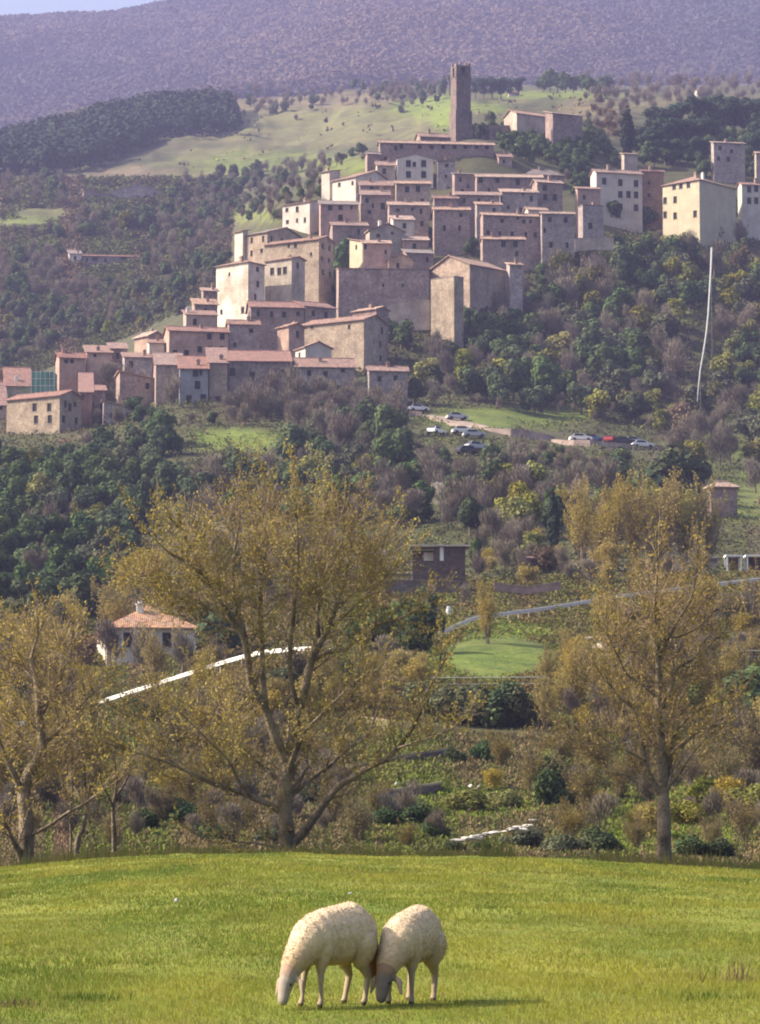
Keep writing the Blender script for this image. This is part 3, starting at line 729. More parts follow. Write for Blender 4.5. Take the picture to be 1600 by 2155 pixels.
    if roof == 'R':
        rh = LL / 2 * tn
        r.slab([(-o, -o, e - o * tn), (LR + o, -o, e - o * tn), (LR + o, LL / 2, e + rh), (-o, LL / 2, e + rh)]); r.slab([(-o, LL / 2, e + rh), (LR + o, LL / 2, e + rh), (LR + o, LL + o, e - o * tn), (-o, LL + o, e - o * tn)])
        r.tube([(-o, LL / 2, e + rh + .17), (LR + o, LL / 2, e + rh + .17)], .13, 6)
    elif roof == 'L':
        rh = LR / 2 * tn
        r.slab([(-o, -o, e - o * tn), (LR / 2, -o, e + rh), (LR / 2, LL + o, e + rh), (-o, LL + o, e - o * tn)]); r.slab([(LR / 2, -o, e + rh), (LR + o, -o, e - o * tn), (LR + o, LL + o, e - o * tn), (LR / 2, LL + o, e + rh)])
        r.tube([(LR / 2, -o, e + rh + .17), (LR / 2, LL + o, e + rh + .17)], .13, 6)
    elif roof == 'S': r.slab([(-o, -o, e - o * tn), (LR + o, -o, e - o * tn), (LR + o, LL + o, e + (LL + o) * tn), (-o, LL + o, e + (LL + o) * tn)])
    elif roof == 'T': r.slab([(-o, -o, e - o * tn), (LR + o, -o, e + (LR + o) * tn), (LR + o, LL + o, e + (LR + o) * tn), (-o, LL + o, e - o * tn)])
    elif roof == 'U': r.slab([(-o, -o, e + (LR + o) * tn), (LR + o, -o, e - o * tn), (LR + o, LL + o, e - o * tn), (-o, LL + o, e + (LR + o) * tn)])
    elif roof == 'H':
        m = min(LR, LL) / 2 + o; rh = m * tn; a, b, c, d = (-o, -o, e), (LR + o, -o, e), (LR + o, LL + o, e), (-o, LL + o, e)
        if LR >= LL: p, q = (m - o, LL / 2, e + rh), (LR + o - m, LL / 2, e + rh); fs = [[a, b, q, p], [b, c, q], [c, d, p, q], [d, a, p]]
        else: p, q = (LR / 2, m - o, e + rh), (LR / 2, LL + o - m, e + rh); fs = [[a, b, p], [b, c, q, p], [c, d, q], [d, a, p, q]]
        r.add([a, b, c, d, (a[0], a[1], e - .12), (b[0], b[1], e - .12), (c[0], c[1], e - .12), (d[0], d[1], e - .12)], [(0, 1, 5, 4), (1, 2, 6, 5), (2, 3, 7, 6), (3, 0, 4, 7), (4, 5, 6, 7)])
        for f in fs: r.add(f, [tuple(range(len(f)))])
        r.tube([p, q], .13, 6)
    else:
        r.slab([(-.12, -.12, e), (LR + .12, -.12, e), (LR + .12, LL + .12, e), (-.12, LL + .12, e)], .22)
    ro = r.build('roof', HM[rf], root)
    for (cx, cyh, *cm) in chim:      # picture x, height in metres over the roof
        u = LR * random.uniform(.2, .8) if cx is None else min(max(solve(cx, eave, dR), .6), LR - .6); v = min(LL * .45, 3.); zz = e + hgt(u, v)
        if roof == 'H': zz = e + min(u, v, LR - u, LL - v) * tn
        c = MB(); c.box(u - .32, v - .32, zz - .3, u + .32, v + .32, zz + cyh); c.box(u - .42, v - .42, zz + cyh, u + .42, v + .42, zz + cyh + .14); c.box(u - .2, v - .2, zz + cyh + .14, u + .2, v + .2, zz + cyh + .4)
        c.build('chimney', HM[cm[0] if cm else 'chim'], ro)
    for h in hR: window(root, O, X, -Yv, h)
    for h in hL: window(root, O, Yv, -X, h)
    if key: ALLH[key] = (root, LR, LL, ze, C, th)
    return root
def build_town():
    H = house
    # --- top of the hill
    H('castle farmhouse on the hilltop with a sunlit pale gable end', 1061,1088,1162,238,275,30,'R','pale','roofpink',Y=800,name='hilltop_farmhouse')
    H('square grey stone block at the right end of the hilltop farmhouse', 1148,1164,1226,238,300,25,'S','stone','roofpink',Y=792,pitch=16,name='hilltop_block',dep=9)
    H('long palace under the tower with a row of small windows below its eaves', 797,800,1040,300,400,6,'R','stone','roofpink',wR=[(845,308),(884,308),(909,308),(933,308),(957,308),(980,308),(1003,308),(1025,308)],Y=752,dep=11,name='long_palace',wsz=(1.15,1.45),cat='building')
    H('small rooftop storey rising behind the long palace left of the tower', 874,885,949,287,310,12,'R','stone','roof',Y=765,dep=7,name='rooftop_house')
    H('little turret-like house with dark roof at the left end of the long palace', 769,773,800,324,360,10,'R','stone','roofgrey',Y=748,dep=5,name='turret_house')
    H('pale grey house with four dark windows in two rows below the long palace', 832,836,912,334,392,3,'L','white','roofgrey',wR=[(860,344),(892,344),(860,367),(892,367)],Y=737,pitch=14,over=.1,name='pale_house',wsz=(1.35,1.8))
    H('narrow grey house right of the four-windowed pale house', 918,921,958,338,408,4,'S','grey','roofgrey',wR=[(939,371,.6,.9)],Y=736,pitch=11,name='grey_house')
    H('wide brown stone house with one window set under the palace wall', 952,957,1012,366,440,8,'S','stone','roofgrey',Y=725,pitch=14,name='stone_house',wR=[(985,392,.7,1)])
    H('low house with pink roof left of the four-windowed pale house', 790,794,832,348,392,4,'R','pale','roof',Y=738,dep=7,name='low_house')
    H('hip-roofed dark house in the trees below the castle ruin', 1095,1108,1186,366,410,14,'H','dark','roofgrey',Y=748,dep=10,pitch=32,name='hip_roofed_house')
    H('little house with a short pink roof right of the long palace', 1040,1050,1078,330,360,8,'R','stone','roof',Y=752,dep=6,name='small_house')
    # --- upper left
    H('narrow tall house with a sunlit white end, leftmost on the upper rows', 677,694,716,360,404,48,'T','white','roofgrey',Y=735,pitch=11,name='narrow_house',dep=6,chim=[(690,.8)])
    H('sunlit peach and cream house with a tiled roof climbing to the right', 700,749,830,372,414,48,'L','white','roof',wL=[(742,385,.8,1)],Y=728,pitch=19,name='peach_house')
    H('shaded stone house with three windows below the peach house', 755,758,832,390,440,3,'R','stone','roof',wR=[(783,399),(803,399,.7,1),(811,399,.5,1)],Y=716,dep=7,name='stone_house')
    H('two-windowed house with a pink roof strip under the pale four-windowed house', 832,834,906,386,440,3,'R','beige','roofpink',wR=[(857,398),(880,397)],Y=712,dep=7,name='stone_house')
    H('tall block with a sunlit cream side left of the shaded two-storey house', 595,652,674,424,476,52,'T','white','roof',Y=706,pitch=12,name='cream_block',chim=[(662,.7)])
    H('two-storey mauve house beside the cream block with windows on both floors', 672,675,753,430,474,5,'S','pink','roofgrey',wR=[(695,436),(717,435),(717,458),(740,436,.7,1)],Y=698,pitch=19,dep=7,name='two_storey_house')
    H('brown house with a lone white chimney end beside it, above the yellow house', 757,760,820,410,476,3,'R','stone','roof',wR=[(785,433,.6,1.2),(806,434)],Y=702,dep=6,name='stone_house')
    H('broad stone house with a pale tiled roof edge in the middle of the town', 816,819,902,431,492,4,'R','stone','roofpink',wR=[(868,440,.7,.9),(838,442,.9,.8)],Y=695,dep=8,name='stone_house')
    H('windowless square stone house right of the middle of the town', 911,914,989,441,505,4,'R','stone','roofpink',Y=690,dep=7,name='stone_house')
    H('pink roof peeping over the windowless square stone house', 911,914,964,417,445,4,'R','stone','roof',Y=700,dep=6,name='low_house')
    # --- right of the middle
    H('long house with dark windows and a pink roof below the palace', 1000,1004,1142,372,440,4,'R','stone','roofpink',wR=[(1012,378),(1047,378),(1090,383),(1030,400,.7,1)],Y=718,dep=8,name='long_house')
    H('corner house with a sunlit white edge and three windows', 1120,1131,1184,383,450,16,'R','stone','roofpink',wR=[(1147,395),(1148,415),(1168,415)],Y=708,dep=8,name='corner_house')
    H('house with a sloping pink lean-to roof left of the corner house', 1052,1057,1132,404,452,6,'S','grey','roofpink',wR=[(1070,436,.8,.9),(1100,408,.6,.8)],Y=704,pitch=20,dep=7,name='leanto_house')
    H('wide blind-walled house with a bright white left edge', 1011,1017,1142,452,520,10,'R','stone','roofpink',wR=[(1090,458,.7,1),(1117,466,.7,1)],Y=680,dep=8,name='wide_house')
    H('small roof block perched on the wide blind-walled house', 1103,1112,1152,441,460,14,'R','white','roofpink',Y=688,dep=6,name='roof_block')
    H('greenish grey house at the right end of the wide blind-walled house', 1138,1141,1209,449,530,6,'R','grey','roofpink',wR=[(1147,485,.7,1.2)],Y=678,dep=8,name='grey_house')
    H('two-windowed house below the wide blind-walled house', 1013,1016,1104,503,560,4,'R','stone','roofpink',wR=[(1060,513),(1085,513),(1088,534,.8,1.2)],Y=660,dep=7,name='stone_house')
    H('small house with an orange roof next to the long sunlit roof', 1066,1073,1100,557,585,12,'S','grey','roofpink',Y=640,pitch=16,dep=5,name='small_house')
    H('brown house with a sagging roof between the long house and the windowless square house', 958,962,1052,410,452,5,'S','stone','roof',Y=702,pitch=20,dep=6,name='brown_house')
    H('small pale house tucked under the sloping pink lean-to roof', 1000,1004,1056,430,462,8,'S','grey','roofpink',Y=694,pitch=20,dep=5,name='small_house')
    H('low outbuilding with an orange tiled roof under the two-storey mauve house', 694,700,774,474,505,6,'R','stone','roof',Y=684,pitch=20,dep=7,name='outbuilding')
    H('little house with a dusty pink roof behind the pink house', 842,850,902,505,540,6,'R','pink','roofpink',Y=672,pitch=20,dep=6,name='little_house')
    H('pale lean-to at the foot of the broad stone house', 822,828,872,462,492,8,'S','white','roofpink',Y=684,pitch=20,dep=4,name='leanto')
    # --- far right group
    H('tall four-storey pale palace with many dark windows', 1243,1256,1352,362,470,14,'R','white','roof',wR=[(1272,381),(1306,384),(1339,386),(1306,409),(1323,409),(1339,410),(1306,435),(1339,437)],Y=722,dep=10,chim=[(1286,1.2)],name='tall_palace',cat='building',wsz=(1.25,1.75))
    H('reddish tall house joined to the right of the four-storey palace', 1348,1351,1397,360,450,8,'R','rust','roofred',wR=[(1366,411,.9,1.2),(1366,385,.8,1)],Y=728,dep=11,chim=[(1370,.9)],name='reddish_house')
    H('small house with a red roof stepping down left of the four-storey palace', 1211,1216,1264,397,450,10,'S','pink','roof',wR=[(1230,415,.8,1.2)],Y=708,pitch=19,dep=6,name='small_house')
    H('greenish plastered house with a sunlit left edge below the small red-roofed one', 1217,1227,1270,432,498,14,'F','grey','roofgrey',wR=[(1243,475)],Y=692,dep=6,name='plastered_house')
    H('yellow villa with a hipped roof, its left side in the sun', 1395,1473,1549,378,488,48,'H','yellow','roof',wL=[(1419,392),(1433,390),(1449,388),(1421,420),(1400,422),(1400,452),(1421,454),(1463,450)],Y=712,pitch=22,chim=[(1485,1.3),(1500,1.5,'chimwhite')],name='yellow_villa',cat='villa',wsz=(1.15,1.7),key='villa')
    H('white house with four windows at the right edge beyond the yellow villa', 1553,1562,1660,388,440,12,'R','white','roof',wR=[(1577,398),(1592,397),(1577,422),(1592,422)],Y=726,dep=9,name='white_house')
    H('bluish tower-like house standing among the dark pines', 1497,1503,1568,300,362,10,'S','grey','roofpink',wR=[(1540,318,1.,1.2)],Y=790,pitch=16,dep=8,name='tower_house')
    H('small pale wall-like hut behind the four-storey palace', 1308,1314,1342,324,350,8,'S','pale','roofpink',Y=770,pitch=14,dep=5,name='small_hut',cat='hut')
    H('cream house half seen at the right edge under the pines', 1588,1592,1640,322,360,8,'R','pale','roofpink',Y=775,dep=7,name='cream_house')
    # --- left side high walls
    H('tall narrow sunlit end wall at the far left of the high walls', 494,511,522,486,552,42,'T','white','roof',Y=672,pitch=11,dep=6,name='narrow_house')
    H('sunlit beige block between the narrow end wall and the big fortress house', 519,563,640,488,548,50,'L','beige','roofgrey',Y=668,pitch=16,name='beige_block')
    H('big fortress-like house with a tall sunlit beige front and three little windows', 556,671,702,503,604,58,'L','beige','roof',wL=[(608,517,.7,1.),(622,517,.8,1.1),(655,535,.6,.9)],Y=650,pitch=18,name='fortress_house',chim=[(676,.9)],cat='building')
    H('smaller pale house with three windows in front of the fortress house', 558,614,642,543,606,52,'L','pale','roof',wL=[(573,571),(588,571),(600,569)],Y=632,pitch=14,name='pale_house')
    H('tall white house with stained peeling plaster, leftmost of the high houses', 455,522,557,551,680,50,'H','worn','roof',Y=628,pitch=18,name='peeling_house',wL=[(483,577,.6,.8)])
    H('yellow house with arched openings in the middle of the slope', 736,762,816,508,565,34,'S','yellow','roof',wL=[(750,520,.8,1)],Y=655,pitch=14,name='yellow_house')
    H('pink house with two round-topped openings beside the yellow house', 762,764,822,512,566,4,'S','pink','roofpink',wR=[(768,519,1.1,1.2),(778,519,1.1,1.2),(812,530,.6,1)],Y=653,pitch=19,dep=6,name='pink_house')
    H('jumble of lit roofs and a white chimney behind the pink house', 770,778,852,484,520,14,'L','pale','roofpink',wR=[(826,470,.8,1)],Y=672,pitch=22,dep=7,name='roofed_house',chim=[(803,1.2,'chimwhite')])
    H('low dark-roofed house behind the right end of the great retaining wall', 812,818,870,545,575,10,'L','beige','roofgrey',Y=652,pitch=23,dep=7,name='low_house')
    H('low grey-roofed house near the long sunlit roof', 848,856,912,532,570,12,'S','stone','roofgrey',Y=660,pitch=19,dep=8,name='low_house')
    H('great windowless brown wall of a broad building across the slope', 707,713,903,565,668,3,'S','stone','roofpink',wR=[(807,600,.6,.8),(848,600,.6,.8)],Y=636,pitch=9,dep=7,over=.2,name='great_wall_building',cat='building')
    H('beige gabled house with a long sunlit orange roof sloping to the right', 904,989,1064,556,640,46,'R','beige','roofpink',Y=634,pitch=23,name='gabled_house',cat='house')
    H('tall buttress-like house end below the gabled beige house', 907,956,976,582,700,50,'T','beige','roofgrey',Y=620,pitch=3,over=.05,name='buttress_house')
    # --- lower middle
    H('row house with a broad reddish roof below the peeling white house', 520,528,640,646,692,8,'R','stone','roofred',Y=616,pitch=22,dep=13,name='row_house')
    H('house with a red lean-to roof and shaded side beside the great wall', 600,642,706,644,700,30,'R','stone','roofred',Y=618,pitch=20,name='redroof_house')
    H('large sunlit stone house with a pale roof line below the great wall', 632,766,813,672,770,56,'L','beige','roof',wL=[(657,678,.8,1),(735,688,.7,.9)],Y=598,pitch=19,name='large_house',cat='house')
    H('raised back part of the large sunlit stone house', 742,792,818,650,720,50,'L','stone','roofpink',Y=606,pitch=16,name='raised_house')
    H('small sunlit tower house left of the large stone house', 584,608,641,686,730,40,'L','pink','roof',Y=594,pitch=19,name='small_tower_house')
    H('small white-cornered house with a pink roof and shaded wall', 622,643,698,730,770,26,'L','white','roof',Y=580,pitch=22,name='white_cornered_house')
    H('long row of houses with seven small windows and a sunlit end', 345,356,481,696,760,12,'R','pink','roofred',wR=[(441,708),(468,708),(421,735),(442,735),(468,735),(369,743),(393,743)],Y=592,dep=8,name='long_row_house',pitch=19,wsz=(1.1,1.35))
    H('shaded house with a drainpipe joined to the long row', 478,482,546,682,745,8,'R','grey','roof',Y=596,dep=8,name='shaded_house')
    H('little stepped house with a pink roof left of the peeling house', 386,392,456,662,698,12,'S','pale','roof',Y=604,pitch=19,dep=5,name='stepped_house',chim=[(396,.9,'chimwhite')])
    H('upper little house with a pale roof against the peeling house', 404,410,458,640,668,12,'S','stone','roofpink',Y=612,pitch=22,dep=5,name='stepped_house')
    H('topmost tiny house with a beige roof left of the peeling house', 424,428,458,612,645,12,'S','stone','roofpink',Y=618,pitch=19,dep=4,name='stepped_house')
    # --- front row
    H('low brown house with a pink roof at the front left of the row', 322,328,384,768,850,6,'R','stone','roof',Y=566,pitch=19,dep=6,name='brown_house')
    H('bluish plastered house with red roof in the front row', 374,378,438,776,872,5,'R','blue','roofred',wR=[(412,784),(423,784,.7,1.2),(416,810),(398,840),(428,838)],Y=560,pitch=19,dep=7,name='bluish_house')
    H('beige front-row house between the bluish and the long dark house', 436,440,479,764,872,5,'S','beige','roofred',wR=[(459,842,1.,1.6)],Y=561,pitch=19,dep=8,name='beige_house')
    H('long dark-walled front-row house under a red tiled roof', 477,481,612,760,876,4,'R','dark','roofred',wR=[(489,783),(531,791),(594,785)],Y=562,dep=9,name='dark_walled_house',pitch=17)
    H('front-row house with a low gable and a patch of pale plaster', 618,624,746,772,848,5,'R','grey','roof',wR=[(651,785,.9,1.2),(722,778,.9,1.1)],Y=562,dep=8,name='gabled_front_house')
    H('separate house with an orange-brown roof at the right end of the front row', 772,777,858,780,856,6,'R','grey','roof',wR=[(799,797,.9,1.1),(833,795,.9,1.)],Y=560,dep=7,name='end_house')
    # --- lower left cluster
    H('red-roofed house with white window surrounds in the lower left cluster', 117,125,181,752,790,14,'R','pink','roofred',wR=[(140,760,1.,.9),(152,760,.9,.9)],Y=600,dep=7,name='redroof_house')
    H('mauve house with a sloping tiled roof in the lower left cluster', 178,183,236,742,785,8,'S','pink','roof',wR=[(200,747,.7,.8)],Y=602,pitch=14,dep=7,name='mauve_house')
    H('tiny pink-roofed house at the top of the lower left cluster', 228,233,268,734,770,8,'S','stone','roof',Y=606,pitch=14,dep=5,name='tiny_house')
    H('sunlit peach gabled house above the lower left cluster', 283,312,346,706,742,40,'L','pink','roofpink',Y=603,pitch=26,name='peach_gabled_house')
    H('half-hidden white-fronted house behind a round dark bush', 308,314,346,722,765,8,'S','white','roof',Y=596,pitch=14,dep=5,name='white_fronted_house')
    H('mauve house left of the round dark bush', 258,262,332,752,800,8,'S','grey','roof',Y=590,pitch=14,dep=6,name='mauve_house')
    H('low house with a long pale sloping roof under the round dark bush', 244,252,326,796,850,10,'U','stone','roofpink',Y=575,pitch=11,dep=6,name='low_house')
    H('leftmost house with a bright orange roof and two rows of windows', 14,125,172,832,945,56,'L','beige','roofred',wL=[(73,857),(104,857),(76,883),(105,882)],wR=[(148,857)],Y=557,pitch=20,name='orange_roofed_house',wsz=(1.1,1.6))
    H('thin reddish house wedged right of the leftmost orange-roofed house', 164,168,194,826,925,6,'S','rust','roofred',wR=[(175,835,.7,.9)],Y=566,pitch=14,dep=6,name='thin_house')
    H('pinkish narrow house with a broken red roof beside the thin reddish one', 190,193,222,822,905,8,'S','pink','roofred',Y=570,pitch=14,dep=6,name='narrow_house')
    H('grey cottage with a small sunlit pink roof below the bare trees', 212,218,286,860,905,8,'U','grey','roofpink',Y=562,pitch=14,dep=5,name='grey_cottage')
    H('red-roofed house cut by the left edge of the picture', -50,-40,14,852,900,10,'R','pink','roofred',wR=[(2,851,.8,1)],Y=580,dep=7,name='edge_house')
    H('low red roof seen behind the leftmost orange-roofed house', 4,14,66,812,840,10,'R','pink','roofred',Y=592,dep=7,name='redroof_house',chim=[(36,.8,'chimwhite')])
    # --- scattered houses outside the town
    H('long low farm building with a pink roof in the woods left of the town', 165,175,292,538,562,6,'R','dark','roofred',dep=8,pitch=27,name='farm_building',wR=[(200,545,2,1.5),(260,545,2,1.5)])
    H('small white annex at the left end of the pink-roofed farm building', 140,146,172,534,556,8,'S','white','roofgrey',pitch=14,dep=5,name='white_annex')
    H('big barn with a wide low gabled roof above the left woods', 225,232,350,404,420,4,'L','grey','roofpink',dep=12,pitch=18,name='barn',cat='barn')
    H('flat-roofed shed with a pale sheet roof left of the big barn', 168,176,232,408,424,8,'U','dark','roofpink',dep=8,pitch=11,name='flat_shed',cat='shed')
    H('bright white little house among the fields on the left', 127,131,151,455,466,8,'F','white','chimwhite',dep=4,name='white_hut',cat='hut')
    H('white hut below the pink-roofed farm building', 233,237,251,568,577,8,'F','white','chimwhite',dep=3,name='white_hut',cat='hut')
    H('small red-roofed hut behind the ridge pines right of the tower', 1068,1074,1092,196,206,10,'R','white','roofred',dep=6,name='ridge_hut',cat='hut')
    H('far pale farmhouse on the ridge at the upper right', 1462,1468,1486,190,200,10,'R','white','roofpink',dep=7,name='far_farmhouse')
    H('small brown house with a pink tiled roof on the right slope', 1488,1497,1552,1024,1100,10,'H','stone','roofpink',Y=395,dep=5.5,pitch=30,name='slope_house')
    H('pale plastered country house with an orange tiled roof behind the budding tree', 204,224,412,1320,1440,8,'H','white','rooforange',wL=[],wR=[(352,1346,1.,1.5),(352,1392,1.,1.5),(270,1346,1.,1.5)],Y=292,pitch=27,chim=[(298,.9,'chimwhite')],name='country_house')
def tower():
    Y = 792; C = P(970, 292, Y); top = P(970, 137, Y).z - C.z; root = empty('medieval_tower', C, math.radians(20)); tag(root, 'tall square medieval stone tower with a broken top and belfry opening', 'tower')
    w = 2.15; mb = MB(); z1 = top - 3.6; zb = -6
    w2 = w + .28; zs1 = top * .36
    mb.box(-w2, -w2, zb, w2, w2, zs1); 
    mb.box(-w, -w, zs1 + .003, w, w, z1)
    # belfry: four piers with openings
    for (a, b) in ((-1, -1), (1, -1), (1, 1), (-1, 1)):
        x0, x1 = sorted((a * w, a * .62)); y0, y1 = sorted((b * w, b * .62)); mb.box(x0, y0, z1 + .003, x1, y1, z1 + 2.6)
    mb.box(-w, -w, z1 + 2.603, w, w, z1 + 3.0)
    mb.box(-w - .08, -w - .08, z1 - .3, w + .08, w + .08, z1 - .05)
    mb.build('shaft', HM['tower'], root)
    m2 = MB()
    for i in range(-2, 3):
        for (sx, sy) in ((0, -1), (0, 1), (-1, 0), (1, 0)):
            if random.random() < .25: continue
            x = i * .86 if sx == 0 else sx * (w - .28); y = i * .86 if sy == 0 else sy * (w - .28)
            m2.box(x - .26, y - .26, z1 + 3.003, x + .26, y + .26, z1 + 3.3 + random.random() * .6)
    m2.build('battlement', HM['stone'], root)
    # castle wall beside the tower
    r = empty('castle_wall', P(990, 300, 802)); tag(r, 'ruined dark castle wall with an uneven top right of the tower', 'wall'); n = 16; m3 = MB()
    pts = [(988, 268), (1000, 258), (1015, 262), (1030, 262), (1055, 264), (1080, 263), (1100, 266), (1120, 275), (1140, 292)]
    for (a, b) in zip(pts[:-1], pts[1:]):
        A = P(*a, 802) - r.location; B = P(*b, 804) - r.location; m3.add([(A.x, A.y, -4), (B.x, B.y, -4), (B.x, B.y, B.z), (A.x, A.y, A.z), (A.x, A.y + 1.3, -4), (B.x, B.y + 1.3, -4), (B.x, B.y + 1.3, B.z), (A.x, A.y + 1.3, A.z)], [(0, 1, 2, 3), (5, 4, 7, 6), (3, 2, 6, 7)])
    m3.build('wall', HM['dark'], r)
def walls_misc():
    def wl(label, pts, Y, th, mat, name='stone_wall', foot=3.):
        r = empty(name, P(pts[0][0], pts[0][1], Y if not hasattr(Y, '__len__') else Y[0])); tag(r, label, 'wall'); m = MB(); Ys = Y if hasattr(Y, '__len__') else [Y] * len(pts)
        cp_ = MB()
        for i in range(len(pts) - 1):
            A = P(*pts[i], Ys[i]) - r.location; B = P(*pts[i + 1], Ys[i + 1]) - r.location
            m.add([(A.x, A.y, A.z - foot), (B.x, B.y, B.z - foot), (B.x, B.y, B.z), (A.x, A.y, A.z), (A.x, A.y + th, A.z - foot), (B.x, B.y + th, B.z - foot), (B.x, B.y + th, B.z), (A.x, A.y + th, A.z)], [(0, 1, 2, 3), (5, 4, 7, 6), (3, 2, 6, 7), (1, 5, 6, 2), (4, 0, 3, 7)])
            cp_.add([(A.x, A.y - .06, A.z + .003), (B.x, B.y - .06, B.z + .003), (B.x, B.y + th + .06, B.z + .003), (A.x, A.y + th + .06, A.z + .003), (A.x, A.y - .06, A.z + .13), (B.x, B.y - .06, B.z + .13), (B.x, B.y + th + .06, B.z + .13), (A.x, A.y + th + .06, A.z + .13)], [(0, 1, 2, 3), (4, 5, 6, 7), (0, 1, 5, 4), (2, 3, 7, 6), (1, 2, 6, 5), (0, 3, 7, 4)])
        m.build('wall', HM[mat], r); cp_.build('coping', HM['beige'] if mat != 'white' else HM['white'], r)
    wl('low sunlit terrace wall below the greenish plastered house', [(1210, 503), (1250, 499), (1292, 500)], 672, .6, 'pale', 'terrace_wall')
    wl('pale rubble bank wall under the great windowless wall', [(815, 640), (850, 634), (905, 632)], 628, 1.2, 'pale', 'rubble_wall', 6.5)
    wl('dark dry stone wall on the near stream bank', [(742, 1614), (800, 1602), (862, 1590), (950, 1578)], [158, 160, 163, 167], 1., 'dark', 'dry_stone_wall', 2.6)
    wl('low crumbling stone wall beneath the dark dry stone wall', [(800, 1668), (860, 1662), (930, 1650)], [146, 148, 150], .8, 'dark', 'crumbling_wall', 1.4)
    wl('long concrete edge wall in front of the wooden shed', [(812, 1222), (880, 1222), (985, 1226)], [296, 297, 298], .4, 'dark', 'edge_wall', 1.2)
    wl('pale low wall among the rubble right of the wooden shed', [(1040, 1228), (1110, 1236), (1180, 1226)], [296, 297, 298], .4, 'pink', 'low_wall', .7)
    wl('whitewashed garden wall behind the guard rail on the right', [(1365, 1190), (1440, 1183), (1520, 1190)], [318, 318, 318], .4, 'pale', 'garden_wall', 1.6)
